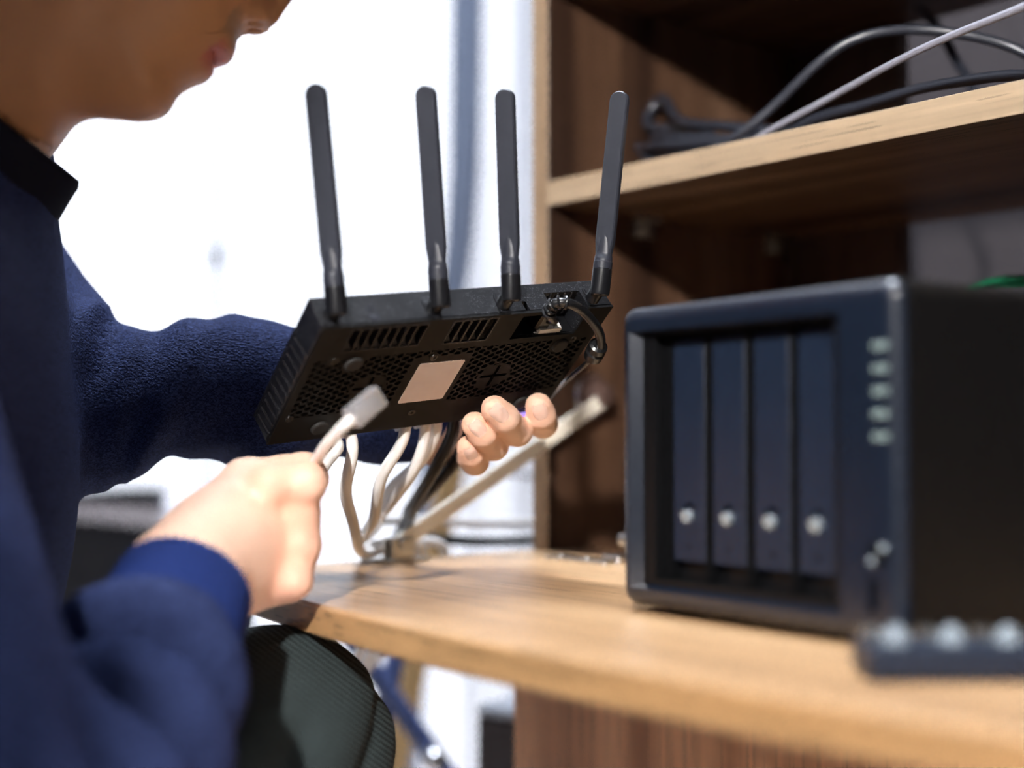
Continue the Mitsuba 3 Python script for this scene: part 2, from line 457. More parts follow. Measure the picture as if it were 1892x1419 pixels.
def curtain(u0, u1, v, z0, z1, amp, wave, seed, lean=0.0, nz=14):
    rng = np.random.default_rng(seed)
    n = int((u1 - u0) / 0.006)
    s = np.linspace(0, 1, n)
    ph = np.cumsum(1 + 0.7 * np.interp(s, np.linspace(0, 1, 12), rng.uniform(-1, 1, 12))) * (u1 - u0) / n * 2 * math.pi / wave
    am = amp * np.interp(s, np.linspace(0, 1, 14), rng.uniform(0.45, 1.2, 14))
    z = np.linspace(z0, z1, nz)
    g = (z[:, None] - z0) / (z1 - z0)
    uu = u0 + (u1 - u0) * s[None] + 0 * g + lean * (1 - g) + 0.012 * np.sin(3 * g + 9 * s[None])
    vv = v + am[None] * np.sin(ph)[None] * (0.75 + 0.25 * (1 - g)) + 0.01 * np.sin(5 * g + 20 * s[None])
    pts = W3(uu, vv, z[:, None] + 0 * uu).reshape(-1, 3)
    i, j = np.meshgrid(np.arange(nz - 1), np.arange(n - 1), indexing='ij')
    q = np.stack([i * n + j, i * n + j + 1, (i + 1) * n + j + 1, (i + 1) * n + j], -1).reshape(-1, 4)
    return trimesh.Trimesh(pts, np.vstack([q[:, [0, 1, 2]], q[:, [0, 2, 3]]]), process=False)


CUR_V = 1.17
add('curtain', curtain(-4.25, -2.30, CUR_V, FL + .03, 1.85, 0.03, 0.26, 3), 'curtain_sheer', 'white sheer curtain at the left, behind the head and the sleeve', 'curtain', smooth=True)
add('curtain', curtain(-2.33, -1.30, CUR_V - 0.055, FL + .03, 1.85, 0.026, 0.17, 5), 'curtain_sheer', 'white sheer curtain hanging right behind the antennas, beside the cabinet', 'curtain', smooth=True)
zs = np.linspace(FL + .03, 1.85, 30)  # slate strip stands for the shaded gap between the curtains
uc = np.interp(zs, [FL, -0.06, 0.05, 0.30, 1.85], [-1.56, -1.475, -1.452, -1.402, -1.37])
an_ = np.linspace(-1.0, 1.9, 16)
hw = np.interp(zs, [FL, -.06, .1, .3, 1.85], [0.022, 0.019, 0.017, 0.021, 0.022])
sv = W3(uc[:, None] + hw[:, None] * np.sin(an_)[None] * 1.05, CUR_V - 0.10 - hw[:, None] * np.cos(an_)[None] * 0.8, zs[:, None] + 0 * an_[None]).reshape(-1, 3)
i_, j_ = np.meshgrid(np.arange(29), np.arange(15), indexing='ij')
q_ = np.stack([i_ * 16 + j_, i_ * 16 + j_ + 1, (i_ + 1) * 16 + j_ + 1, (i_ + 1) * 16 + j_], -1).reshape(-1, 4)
add('curtain', trimesh.Trimesh(sv, np.vstack([q_[:, [0, 1, 2]], q_[:, [0, 2, 3]]]), process=False), 'curtain_gap_shade', 'narrow slate blue strip standing for the shaded gap between white folds', 'curtain', smooth=True)
cord = [P(404, y, 2.30) for y in (-500, 0, 200, 400, 560, 700)] + [P(396, 800, 2.30), P(383, 890, 2.30), P(372, 960, 2.30)]
add('pull_cord__cord', tube(cord, 0.0045, 50, 8), 'cord_grey', smooth=True)
add('pull_cord__toggle', lathe([(0, 0), (0.006, 0.002), (0.01, 0.012), (0.008, 0.026), (0, 0.03)], P(401, 492, 2.30), [0, 0, 1], 16), 'toggle_dark', 'dark green toggle', smooth=40)
say('pull_cord', 'thin grey pull cord with a dark toggle hanging before the white curtain', 'cord')
pipe_at = lambda y: P(972, y, 1.80)
add('wall_pipe__pipe', cyl(pipe_at(809)*[1, 1, 0] + [0, 0, 0.0], pipe_at(809)*[1, 1, 0] + [0, 0, 2.5], 0.0085), 'pipe_grey', smooth=30)
for yy in (250, 890):
    c = pipe_at(yy)
    add('wall_pipe__clip', cyl(c - [0, 0, .008], c + [0, 0, .008], 0.0115), 'window_frame', 'pale pipe clip', smooth=30)
say('wall_pipe', 'grey vertical pipe on the wall right beside the cabinet', 'pipe')

# low dark sofa before the window, at the left
so_v, so_r = 0.90, on_v(470, 900, 1.06) @ UV_U
so_t = on_v(200, 905, 0.90)[2] - CZ
add('sofa__seat', uvbox(so_r - 1.6, so_r, so_v, 1.07, FL + 0.06, so_t - 0.052, 0.02), 'sofa_dark', smooth=40)
add('sofa__cushion_band', uvbox(so_r - 1.595, so_r - 0.005, so_v + 0.004, 1.06, so_t - 0.0525, so_t - 0.014, 0.010), 'sofa_grey', 'pale grey cushion', smooth=40)
s_ = np.linspace(so_r - 1.6, so_r, 60)
add('sofa__piping', tube(W3(s_, so_v + 0.006 + 0 * s_, so_t - 0.010 + 0.006 * np.sin(s_ * 9)), 0.0105, 80, 12), 'sofa_dark', 'dark rolled edge', smooth=True)
for su in (so_r - 1.5, so_r - 0.06):
    for sv in (so_v + 0.05, 1.02):
        add('sofa__leg', cyl(W3(su, sv, FL), W3(su, sv, FL + 0.07), 0.02), 'sofa_dark', smooth=30)
say('sofa', 'low black sofa with a pale grey cushion standing before the white curtain', 'sofa')

# things behind the flap
pd = 1.72
pm = cat([tube([P(838, 845, pd), P(815, 960, pd), P(745, 1330, pd), P(690, 1600, pd)], 0.02, 20, 4, smooth_path=False)])
add('wooden_post', pm, 'wood_post', 'pale wooden post leaning behind the lid stay and the flap', 'post', smooth=30)
r1 = [P(728, 1120, 1.5), P(690, 1290, 1.5), P(650, 1450, 1.5)]
add('metal_stand__rod', tube([P(655, 1190, 1.45), P(740, 1310, 1.45), P(815, 1415, 1.45), P(872, 1500, 1.45)], 0.0105, 20, 14), 'blue_metal', smooth=True)
add('metal_stand__rod', tube([P(752, 1130, 1.5), P(716, 1280, 1.47), P(690, 1400, 1.45), P(655, 1560, 1.43)], 0.0105, 20, 14), 'blue_metal', smooth=True)
add('metal_stand__foot', trimesh.creation.icosphere(3, 0.0135), 'chrome', 'chrome ball joint', smooth=True, to_world=T4().translate(P(802, 1405, 1.43).tolist()))
say('metal_stand', 'folding stand of dark blue metal rods under the flap beside the knee', 'stand')
tw = P(880, 1300, 1.32)
TR = np.c_[[0.80, -0.60, 0], [0.60, 0.80, 0], [0, 0, 1.0]]
th = tw[2]
tm = lambda m: moved(m, TR, tw * [1, 1, 0])
add('computer_tower__case', tm(cbox(0, 0.15, 0.0, 0.16, 0.012, th - 0.012, 0.003)), 'tower_dark', smooth=30)
add('computer_tower__top_cover', tm(cbox(-0.001, 0.151, -0.001, 0.161, th - 0.0122, th, 0.004)), 'tower_grey', 'light grey top', smooth=30)
for sx in (0.02, 0.13):
    for sy in (0.03, 0.13):
        add('computer_tower__foot', tm(cyl([sx, sy, 0], [sx, sy, 0.0125], 0.012)), 'rubber', smooth=30)
say('computer_tower', 'dark brown case with a light grey top on the floor beside the lower cabinet door', 'computer case')

# ------------------------------------------------------------------ cabinet
ZF, TF = -0.090, 0.0175
UL, UR, VF, VB, ZTOP = -0.872, 0.05, 0.735, 1.045, 0.362
K = 'cabinet__'


def board(key, a, bsdf, **kw):
    return add(key, uvbox(*a, c=kw.pop('c', 0.0008)), bsdf, smooth=False, **kw)


for u0 in (UL, UR - 0.018):
    k = board(K + 'side_panel', (u0, u0 + 0.018, VF + 0.001, VB + 0.12, FL, ZTOP + 0.018), 'wood_upright')
    board(k + '__edge_band', (u0, u0 + 0.018, VF, VF + 0.0011, FL, ZTOP + 0.018), 'wood_edge_upright', c=0.0003, label='pale front edge')
ui0, ui1 = UL + 0.018, UR - 0.018
for z0, t in ((0.1865, 0.0195), (ZTOP, 0.018), (ZF - TF, TF), (FL + 0.07, 0.018)):
    key = K + ('shelf' if z0 == 0.1865 else 'top_board' if z0 == ZTOP else 'floor_board' if z0 == ZF - TF else 'bottom_board')
    k = board(key, (ui0, ui1, VF + 0.001, VB, z0, z0 + t), 'wood_shelf')
    if z0 > 0:
        board(k + '__edge_band', (ui0, ui1, VF, VF + 0.0011, z0, z0 + t), 'wood_edge', c=0.0003, label='pale front edge')
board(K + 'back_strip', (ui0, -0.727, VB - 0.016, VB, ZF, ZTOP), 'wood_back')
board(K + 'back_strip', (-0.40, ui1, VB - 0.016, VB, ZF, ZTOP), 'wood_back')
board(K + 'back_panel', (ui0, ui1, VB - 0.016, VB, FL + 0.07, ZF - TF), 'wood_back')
board(K + 'plinth', (ui0, ui1, VF + 0.03, VF + 0.048, FL, FL + 0.07), 'wood_upright')
um = (UL + UR) / 2
for a, b in ((UL, um - 0.0015), (um + 0.0015, UR)):
    k = board(K + 'lower_door', (a, b, VF - 0.021, VF - 0.003, FL + 0.06, ZF - TF - 0.003), 'wood_door_lit', c=0.0015)
    hu = um + (0.04 if a > UL else -0.04)
    add(k + '__handle', cat([tube([W3(hu, VF - 0.02, -0.22), W3(hu, VF - 0.045, -0.22), W3(hu, VF - 0.045, -0.32), W3(hu, VF - 0.02, -0.32)], 0.005, 4, 12, smooth_path=False)]), 'chrome', 'chrome handle', smooth=True)

uu = np.linspace(UL + 0.002, UR - 0.002, 60)
arc = np.c_[uu, 0.385 + 0.29 * (uu + 0.41) ** 2]
flap_poly = Polygon(np.vstack([arc, [[UR - 0.002, VF - 0.002], [UL + 0.002, VF - 0.002]]]))
cc = 0.0016
inn = np.array(flap_poly.buffer(-cc, join_style=2).exterior.coords)
out = np.array(flap_poly.exterior.coords)
fp = np.vstack([W3(*inn.T, ZF), W3(*out.T, ZF - cc), W3(*out.T, ZF - TF + cc), W3(*inn.T, ZF - TF)])
fk = add(K + 'drop_flap', trimesh.convex.convex_hull(fp), 'wood_flap', 'drop-down flap with a bowed front edge', smooth=False)
strip = unary_union([Polygon(np.vstack([arc, (arc - [0, 0.0009])[::-1]])).buffer(0)])
em = extr(strip, TF - 2.2 * cc)
em.vertices = W3(em.vertices[:, 0], em.vertices[:, 1], em.vertices[:, 2] + ZF - TF + 1.1 * cc)
add(fk + '__edge_band', em, 'wood_flap_edge', 'light brown bowed edge', smooth=False)
# hinge of the flap
for hu in (-0.765, -0.05):
    h = [uvbox(hu - 0.033, hu + 0.033, 0.683, 0.699, ZF - 0.0005, ZF + 0.0028, 0.0008), uvbox(hu + 0.018, hu + 0.036, 0.694, 0.728, ZF, ZF + 0.006, 0.001),
         uvbox(hu + 0.022, hu + 0.034, 0.712, 0.732, ZF, ZF + 0.021, 0.003), cyl(W3(hu + 0.016, 0.716, ZF + 0.016), W3(hu + 0.03, 0.716, ZF + 0.016), 0.005),
         uvbox(hu + 0.02, hu + 0.036, 0.728, 0.765, ZF - 0.0005, ZF + 0.007, 0.001)]
    hk = add(K + 'hinge', cat(h), 'chrome', 'shiny steel hinge', smooth=30)
    for s in (-0.022, 0.006):
        add(hk + '__screw', lathe([(0, 0.0012), (0.003, 0.0008), (0.0036, 0)], W3(hu + s, 0.691, ZF + 0.0028), [0, 0, 1], 14), 'steel', smooth=40)
# lid stay from the flap to the left side panel
pv = W3(-0.852, 0.590, ZF + 0.0125)
mt = W3(ui0 + 0.017, 0.782, 0.032)
bd = (mt - pv) / np.linalg.norm(mt - pv)
sk = K + 'lid_stay'
wide = np.cross(bd, UV_U)
wide /= np.linalg.norm(wide)
Rb = np.c_[bd, wide, np.cross(bd, wide)]
L = np.linalg.norm(mt - pv)
bar = cat([moved(cbox(0.0, L - 0.004, -0.0062, 0.0062, -0.002, 0.002, 0.0008), Rb, pv)])
add(sk, bar, 'cream_enamel', 'cream metal stay arm', smooth=30)
b0 = W3(-0.852, 0.590, 0) * [1, 1, 0] + [0, 0, CZ]
plate = cat([uvbox(-0.867, -0.842, 0.566, 0.612, ZF - 0.0004, ZF + 0.0022, 0.0008), uvbox(-0.8585, -0.8565, 0.580, 0.600, ZF, ZF + 0.017, 0.0008), uvbox(-0.8475, -0.8455, 0.580, 0.600, ZF, ZF + 0.017, 0.0008),
             cyl(W3(-0.861, 0.590, ZF + 0.0125), W3(-0.843, 0.590, ZF + 0.0125), 0.0042)])
bk = add(sk + '__bracket', plate, 'steel', 'steel bracket screwed to the flap', smooth=30)
cup = lathe([(0, 0), (0.0165, 0), (0.0172, 0.002), (0.0165, 0.006), (0.013, 0.0075), (0.0125, 0.011), (0.0095, 0.0185), (0.004, 0.021), (0, 0.0212)], W3(ui0, 0.782, 0.034), UV_U, 40)
add(sk + '__wall_mount', cup, 'bronze', 'round dark chrome wall mount', smooth=25)
add(sk + '__mount_ring', lathe([(0.0125, 0.0), (0.0178, 0.0), (0.0186, 0.0018), (0.0178, 0.0036), (0.0125, 0.0036)], W3(ui0, 0.782, 0.034), UV_U, 40), 'chrome', 'chrome ring', smooth=25)
for v in (0.842, 1.012):
    sb = cat([uvbox(ui0 - 0.0003, ui0 + 0.004, v - 0.011, v + 0.011, 0.170, 0.1865, 0.001), uvbox(ui0, ui0 + 0.016, v - 0.009, v + 0.009, 0.182, 0.1867, 0.001), cyl(W3(ui0, v, 0.176), W3(ui0 + 0.009, v, 0.176), 0.004)])
    add(K + 'shelf_support', sb, 'steel', 'small steel shelf bracket', smooth=30)
say('cabinet', 'brown wood-grain cabinet with one shelf and a drop-down flap carrying the black storage box', 'cabinet')

# ------------------------------------------------------------------ cables on the shelf and behind
ZS = 0.206


def shelf_pt(px, dz, rr):
    """Point over the shelf on the column px, v metres in from the front edge."""
    v, a, z = VF + rr, (px - CX) / FPX, ZS + dz
    u = (a * (v * UV_V[1] * math.cos(PITCH) + z * math.sin(PITCH)) - v * UV_V[0]) / (UV_U[0] - a * UV_U[1] * math.cos(PITCH))
    return W3(u, v, z)


def vp(px, py, v):
    return on_v(px, py, v)


add('black_power_cable', tube([vp(1180, 272, .80), shelf_pt(1240, .004, .055), shelf_pt(1300, .004, .03), vp(1352, 258, .755), vp(1420, 205, .765), vp(1500, 128, .775), vp(1560, 82, .785), vp(1625, 60, .80), vp(1700, 55, .82), vp(1790, 66, .84), vp(1880, 92, .86), vp(2050, 170, .88), W3(-.43, .905, ZS + .028), W3(-.36, .93, ZS + .012), W3(-.29, .95, ZS + .005), W3(-.22, .965, ZS + .0042)], 0.0036, 110), 'cable_black',
    'thick black cable arching high over the shelf', 'cable', smooth=True)
add('grey_cable', tube([shelf_pt(1300, .003, .09), shelf_pt(1370, .003, .035), vp(1432, 236, .757), vp(1500, 199, .757), vp(1600, 144, .75), vp(1700, 92, .74), vp(1800, 49, .73), vp(1892, 12, .72), vp(1990, -30, .712), vp(2100, -78, .704), W3(-.345, .715, .392), W3(-.29, .76, .386), W3(-.2, .88, .384)], 0.0024, 90), 'cable_grey',
    'thin grey cable rising straight across the shelf to the upper right', 'cable', smooth=True)
add('black_low_cable', tube([shelf_pt(1330, .0045, .10), shelf_pt(1420, .0045, .06), vp(1500, 222, .785), vp(1600, 193, .785), vp(1700, 164, .785), vp(1800, 147, .785), vp(1892, 140, .785), vp(2050, 150, .79), W3(-.42, .80, ZS + .012), W3(-.35, .82, ZS + .006), W3(-.28, .84, ZS + .0045), W3(-.2, .86, ZS + .0042)], 0.0036, 90), 'cable_black',
    'black cable lying low along the shelf edge at the right', 'cable', smooth=True)
add('black_back_cable', tube([vp(1700, 20, .98), vp(1745, 70, .98), vp(1775, 125, .97), vp(1800, 190, .96), W3(-.63, .955, ZS + .012), W3(-.58, .957, ZS + .0055), W3(-.53, .96, ZS + .0045)], 0.004, 40), 'cable_black', 'black cable hanging at the back of the shelf behind the arching one', 'cable', smooth=True)
coil = []
rng = np.random.default_rng(4)
c0 = shelf_pt(1330, 0, .075)
for k in range(0, 5 * 24 + 1):
    a = k / 24 * 2 * math.pi
    e = k / 24
    lay = int(e)
    ru, rv = 0.074 + 0.006 * math.sin(2.1 * e), 0.034 + 0.005 * math.cos(1.7 * e)
    q = c0 + UV_U * (ru * math.cos(a) + 0.008 * math.sin(1.3 * e)) + UV_V * (rv * math.sin(a) + 0.010)
    q = q + [0, 0, 0.0040 + 0.0078 * e * (0.62 + 0.38 * math.cos(a - 2.9))]
    coil.append(q)
add('black_cable_coil', tube(coil, 0.0034, 260, 12), 'cable_black', 'coil of black cable on the shelf beside the left side panel', 'cable coil', smooth=True)
add('black_loop_cable', tube([vp(1310, 262, .83), vp(1225, 238, .835), vp(1197, 215, .845), vp(1208, 196, .85), vp(1245, 212, .82), vp(1320, 232, .80), vp(1410, 240, .795), vp(1470, 243, .80)], 0.0042, 70), 'cable_black', 'black cable bent back in a small upright loop on top of the coil', 'cable', smooth=True)
gl = []
for k in range(0, 41):
    a = k / 20 * 2 * math.pi
    gl.append(P(1905, 545, 0.98 + 0.01 * k / 40) + np.array([0.052 * math.cos(a) - 0.004 * k / 20, 0.03 * math.sin(a), 0.022 * (math.sin(a + 0.8)) + 0.0045 * math.cos(3 * a) - 0.004 * k / 20]))
gl += [gl[-1] + np.array([.004, .01, -.03]), gl[-1] + np.array([.004, .02, -.10]), [gl[-1][0] + .0, gl[-1][1] + .03, CZ + ZF + .006], [gl[-1][0] + .07, gl[-1][1] + .0, CZ + ZF + .0035]]
add('green_cable', tube(gl, 0.0032, 150), 'cable_green', 'looped dark green cable behind the black storage box', 'cable', smooth=True)

# ------------------------------------------------------------------ black storage box with four drive trays
nL, nR = P(1143, 809, 0.740), P(1663, 809, 0.587)
na = (nR - nL) * [1, 1, 0]
NW = np.linalg.norm(na)
na /= NW
nb = np.array([-na[1], na[0], 0])
nb = nb if nb[1] > 0 else -nb
NR = np.c_[na, nb, [0, 0, 1.0]]
NO = nL * [1, 1, 0] + [0, 0, CZ - 0.0868]
NH, ND = 0.155, 0.205
nas = lambda m: moved(m, NR, NO)


def rounded(x0, x1, y0, y1, z0, z1, r, seg=20):
    s = [m3.Manifold.sphere(r, seg).translate((x, y, z)) for x in (x0 + r, x1 - r) for y in (y0 + r, y1 - r) for z in (z0 + r, z1 - r)]
    return m3.Manifold.batch_hull(s)


def hull(pts):
    return m3.Manifold.hull_points(np.asarray(pts, float))


def tri(m):
    q = m.to_mesh()
    return trimesh.Trimesh(q.vert_properties[:, :3], q.tri_verts, process=False)


S_ = 'storage_box__'
fx = lambda s: s * NW
fz = lambda t: t * NH
full = rounded(0, NW, 0, ND, 0, NH, 0.0085, 28)
front_half = m3.Manifold.cube((NW + .02, 0.0155, NH + .02)).translate((-.01, -.01, -.01))
open_ = hull([(fx(x), y, fz(z)) for (x, z, y) in [(.045, .062, -1e-4), (.82, .062, -1e-4), (.82, .915, -1e-4), (.045, .915, -1e-4), (.118, .094, .014), (.775, .094, .014), (.775, .900, .014), (.118, .900, .014)]])
cav = m3.Manifold.cube((fx(.775 - .118), 0.019, fz(.900 - .094))).translate((fx(.118), 0.0, fz(.094)))
usbp = m3.Manifold.cube((0.0055, 0.012, 0.0135)).translate((fx(.917) - .00275, -0.002, fz(.127) - .00675))
bez = (full ^ front_half) - open_ - usbp
sh_ = (full - front_half.translate((0, 0.0006, 0))) - cav
add(S_ + 'front_bezel', nas(tri(bez)), 'nas_front', 'blue black front frame', smooth=35)
add(S_ + 'shell', nas(tri(sh_)), 'nas_shell', smooth=35)
for i, (a, b) in enumerate(((.149, .285), (.307, .440), (.463, .597), (.618, .755))):
    y0 = 0.013
    t = m3.Manifold(m3.Mesh(np.asarray(cbox(fx(a), fx(b), y0, 0.045, fz(.152), fz(.888), 0.0012).vertices, np.float32), np.asarray(cbox(fx(a), fx(b), y0, 0.045, fz(.152), fz(.888), 0.0012).faces, np.uint32)))
    cxk, czk = fx((a + b) / 2 + .0), fz(.318)
    t = t - m3.Manifold.cylinder(0.02, 0.0048, 0.0048, 28).rotate((-90, 0, 0)).translate((cxk, y0 - 0.017, czk))
    k = add(S_ + 'drive_tray', nas(tri(t)), 'nas_tray', smooth=30)
    add(k + '__lock', nas(lathe([(0, -0.0005), (0.0026, 0.0), (0.0032, 0.001), (0.0033, 0.004), (0, 0.004)], (cxk, y0 + 0.0008, czk - 0.0012), (0, -1, -0.35), 20)), 'lock_metal', 'round silver lock', smooth=40)
    add(k + '__status_lamp', nas(cyl((cxk, y0 - 0.0003, fz(.205)), (cxk, y0 + .002, fz(.205)), 0.0016, 14)), 'nas_dark', smooth=30)
for a, b in ((.118, .148), (.286, .306), (.441, .462), (.598, .617), (.756, .775)):  # black strips fill the tray gaps in place of the shade there
    add(S_ + 'tray_gap_shade', nas(cbox(fx(a), fx(b), 0.0122, 0.019, fz(.096), fz(.898), 0.0002)), 'nas_dark')
for t in np.linspace(.811, .563, 5):
    add(S_ + 'indicator_lamp', nas(cbox(fx(.944) - .0042, fx(.944) + .0042, -0.0005, 0.002, fz(t) - .0017, fz(t) + .0017, 0.0004)), 'nas_lamp', 'pale indicator lamp', smooth=30)
add(S_ + 'power_button', nas(lathe([(0, 0.0012), (0.0042, 0.001), (0.0052, 0.0), (0.0052, -0.002), (0, -0.002)], (fx(.934), 0, fz(.245)), (0, -1, 0), 28)), 'nas_dark', 'round power button', smooth=40)
for dx, dz in ((.016, .016), (-.016, -.022)):
    add(S_ + 'button_lamp', nas(cyl((fx(.934 + dx), -0.0016, fz(.245 + dz)), (fx(.934 + dx), 0.001, fz(.245 + dz)), 0.0019, 14)), 'lock_metal', 'small shiny spot', smooth=30)
add(S_ + 'usb_port', nas(cbox(fx(.917) - .0009, fx(.917) + .0009, 0.001, 0.009, fz(.127) - .0058, fz(.127) + .0058, 0.0003)), 'nas_dark')
add(S_ + 'corner_glint', nas(cbox(fx(.885), fx(.945), -0.0006, 0.002, fz(.018), fz(.040), 0.0005)), 'lock_metal', 'small silver strip standing in for a glint')  # silver strip put in as a glint on the bevelled corner
for sx in (.025, NW - .025):
    for sy in (.025, ND - .03):
        add(S_ + 'foot', nas(cyl((sx, sy, -0.0034), (sx, sy, 0.001), 0.010)), 'rubber', smooth=30)
say('storage_box', 'black network storage box with four upright drive trays standing on the flap', 'storage box')

# small black box with metal connectors in front of it
ho = P(1608, 1262, 0.519)
ho[2] = CZ + ZF
HB = lambda m: moved(m, np.eye(3), ho)
add('connector_box__case', HB(tri(rounded(0, 0.19, 0, 0.030, 0.0008, 0.0135, 0.0022, 12))), 'nas_tray', smooth=40)
for i, x in enumerate((0.013, 0.034, 0.055)):
    r = (0.0046, 0.0046, 0.0044)[i]
    add('connector_box__connector', HB(lathe([(0, 0.0065), (r * .45, 0.0062), (r * .6, 0.0045), (r, 0.004), (r * 1.05, 0.001), (r * 1.15, 0), (r * 1.15, -0.001)], (x, 0.013, 0.0133), (0, 0, 1), 24)), 'lock_metal', 'round metal connector', smooth=35)
for x in (0.002, 0.024, 0.045):
    add('connector_box__terminal', HB(cbox(x, x + 0.007, 0.020, 0.027, 0.0128, 0.0172, 0.0006)), 'steel', 'metal terminal block')
for sx in (.012, .178):
    add('connector_box__foot', HB(cyl((sx, .015, 0), (sx, .015, 0.001), 0.005)), 'rubber')
say('connector_box', 'small flat black box with metal connectors in front of the storage box', 'connector box')

# ------------------------------------------------------------------ the router, in its own frame: x along, y from the antenna edge to the cable edge, z from the underside up
KS = 0.20 / 0.205
RM = np.array([[0.80600635, -0.40905382, -0.42781859], [0.58480234, 0.66197678, 0.46882083], [0.09143302, -0.62806187, 0.77277312]])
rt = np.array([-0.10169952, 0.75961064, 0.0297402]) * KS
RP = np.array([[1, 0, 0], [0, math.cos(PITCH), -math.sin(PITCH)], [0, math.sin(PITCH), math.cos(PITCH)]])
RM, rt = RP @ RM, RP @ rt + [0, 0, CZ]
RW, RD, RT = 0.20, 0.10486549 * KS, 0.02273763 * KS
rou = lambda m: moved(m, RM, rt)
rl = lambda x, y, z: RM @ (np.array([x, y, z]) / 1000) + rt
mm = 0.001
N_ = 'router__'


def lift(poly, z0, z1):
    g = extr(poly, z1 - z0)
    g.vertices[:, 2] += z0
    return g


PT = 1.6 * mm
hexes = []
for j in range(24):
    for i in range(26):
        x, y = (2 + 8.9 * i + (4.45 if j % 2 else 0)), 22 + 2.57 * j
        hexes.append(Polygon([(x + 2.35 * math.cos(a), y + 2.0 * math.sin(a)) for a in np.arange(6) * math.pi / 3]))
region = unary_union([sbox(5, 28, 71, 78.5), sbox(112, 28, 195.5, 78.5), sbox(71, 27.5, 112, 33)])
stay_out = unary_union([Point(49.1, 57).buffer(12.5, quad_segs=2), Point(138.5, 58.2).buffer(12.5, quad_segs=2), Point(30.5, 32.8).buffer(7.2), Point(176.5, 33.4).buffer(7.2),
                        Point(17.2, 28.7).buffer(3.6), Point(84.4, 33.9).buffer(3.5), Point(184.4, 28.9).buffer(3.2), sbox(73.5, 36, 112.5, 80), Polygon([(71, 33), (92, 33), (76, 44), (71, 44)])])
keep = region.difference(stay_out)
holes = [h.intersection(keep) for h in hexes if h.intersects(keep)]
holes = unary_union([h for h in holes if h.area > 2.5])
cross = lambda x, y: unary_union([affinity.rotate(rbox2(x - 10, x + 10, y - 1.3, y + 1.3, 1.2), a, origin=(x, y)) for a in (0, 90)])
vents = [sbox(19, 2.9, 67, 20.5), sbox(85, 2.4, 114.6, 21.4)]
notch = unary_union([sbox(133, 3, 182, 23.5), sbox(154, -1, 181, 6)])
plate_poly = sbox(0.4, 0.4, RW / mm - 0.4, RD / mm - 0.4).buffer(0.4, quad_segs=3).difference(unary_union([holes, cross(49.1, 57), cross(138.5, 58.2), *vents, notch]))
scale_mm = lambda m: m.apply_scale(mm) or m
plate = lift(plate_poly, 0, 1.6)
plate.vertices *= mm
add(N_ + 'bottom_plate', rou(plate), 'plastic_plate', 'black underside with a honeycomb of vent holes')
C_ = lambda x0, x1, y0, y1, z0, z1: m3.Manifold.cube(((x1 - x0) * mm, (y1 - y0) * mm, (z1 - z0) * mm)).translate((x0 * mm, y0 * mm, z0 * mm))


def to_m3(m):
    return m3.Manifold(m3.Mesh(np.asarray(m.vertices, np.float32), np.asarray(m.faces, np.uint32)))


Wm, Dm, Tm = RW / mm, RD / mm, RT / mm
shell = to_m3(cbox(0, RW, 0, RD, PT, RT, 0.0007))
shell = shell - C_(2.2, 131.5, 2.4, Dm - 2.2, 0, Tm - 2.5) - C_(131.4, Wm - 2.2, 25, Dm - 2.2, 0, Tm - 2.5) - C_(183.6, Wm - 2.2, 2.4, 26, 0, Tm - 2.5)
shell = shell - C_(133, 182, 3, 23.5, 0, 15.2) - C_(154, 181, -1, 6, 0, 14.3) - C_(134.5, 137.6, -1, 4, 0, 9)
ck_centres = ((8.5, 12.0), (73.5, 12.0), (122.8, 12.6), (189.2, 12.8))
add(N_ + 'body', rou(tri(shell)), 'plastic_router', smooth=False)
# lid seam and grip ridges on the end
for xx, s in ((0, -1), (Wm, 1)):
    a, b = (xx - 0.35, xx + 0.3) if s < 0 else (xx - 0.3, xx + 0.35)
    m = cbox(a * mm, b * mm, 25 * mm, Dm * mm, (Tm - 2.2) * mm, (Tm - 0.2) * mm, 0.0002)
    add(N_ + 'lid_edge', rou(m), 'plastic_router')
    for k in range(11):
        y = 26.2 + 6.86 * k
        pts = []
        for z, dy in ((2.0, -1.2), (18.6, 1.2)):
            o = 0.95 * s
            pts += [(xx, y + dy, z), (xx, y + dy + 6.0, z), (xx + o, y + dy + 0.4, z + (0.6 if z < 5 else -0.6)), (xx + o * 0.9, y + dy + 2.0, z + (0.6 if z < 5 else -0.6)), (xx + o * .25, y + dy + 6.0, z)]
        add(N_ + 'grip_ridge', rou(trimesh.convex.convex_hull(np.array(pts) * mm)), 'plastic_router')
# vent bars
for (x0, x1, y0, y1), n in (((19, 67, 2.9, 20.5), 8), ((85, 114.6, 2.4, 21.4), 5)):
    p = (x1 - x0) / n
    for k in range(1, n):
        x = x0 + p * k
        pts = [(x - .55, y0, 0.1), (x + .55, y0, 0.1), (x - .55, y1, 0.1), (x + .55, y1, 0.1), (x + .1, y0, 8), (x + .7, y0, 8), (x + .1, y1, 8), (x + .7, y1, 8)]
        add(N_ + 'vent_bar', rou(trimesh.convex.convex_hull(np.array(pts) * mm)), 'plastic_router')
    for k in range(n):      # small fins at the inner end of each slot
        x = x0 + p * (k + .5)
        pts = [(x - p * .42, y1 - 0.2, 0.9), (x + p * .42, y1 - .2, 0.9), (x + p * .1, y1 - 4.2, 3.0), (x - p * .2, y1 - 0.2, 9.0), (x + p * .3, y1 - .2, 9)]
        add(N_ + 'vent_fin', rou(trimesh.convex.convex_hull(np.array(pts) * mm)), 'plastic_router')
fr = unary_union([sbox(18.2, 2.1, 67.8, 21.3).difference(sbox(19, 2.9, 67, 20.5)), sbox(84.2, 1.6, 115.4, 22.2).difference(sbox(85, 2.4, 114.6, 21.4))])
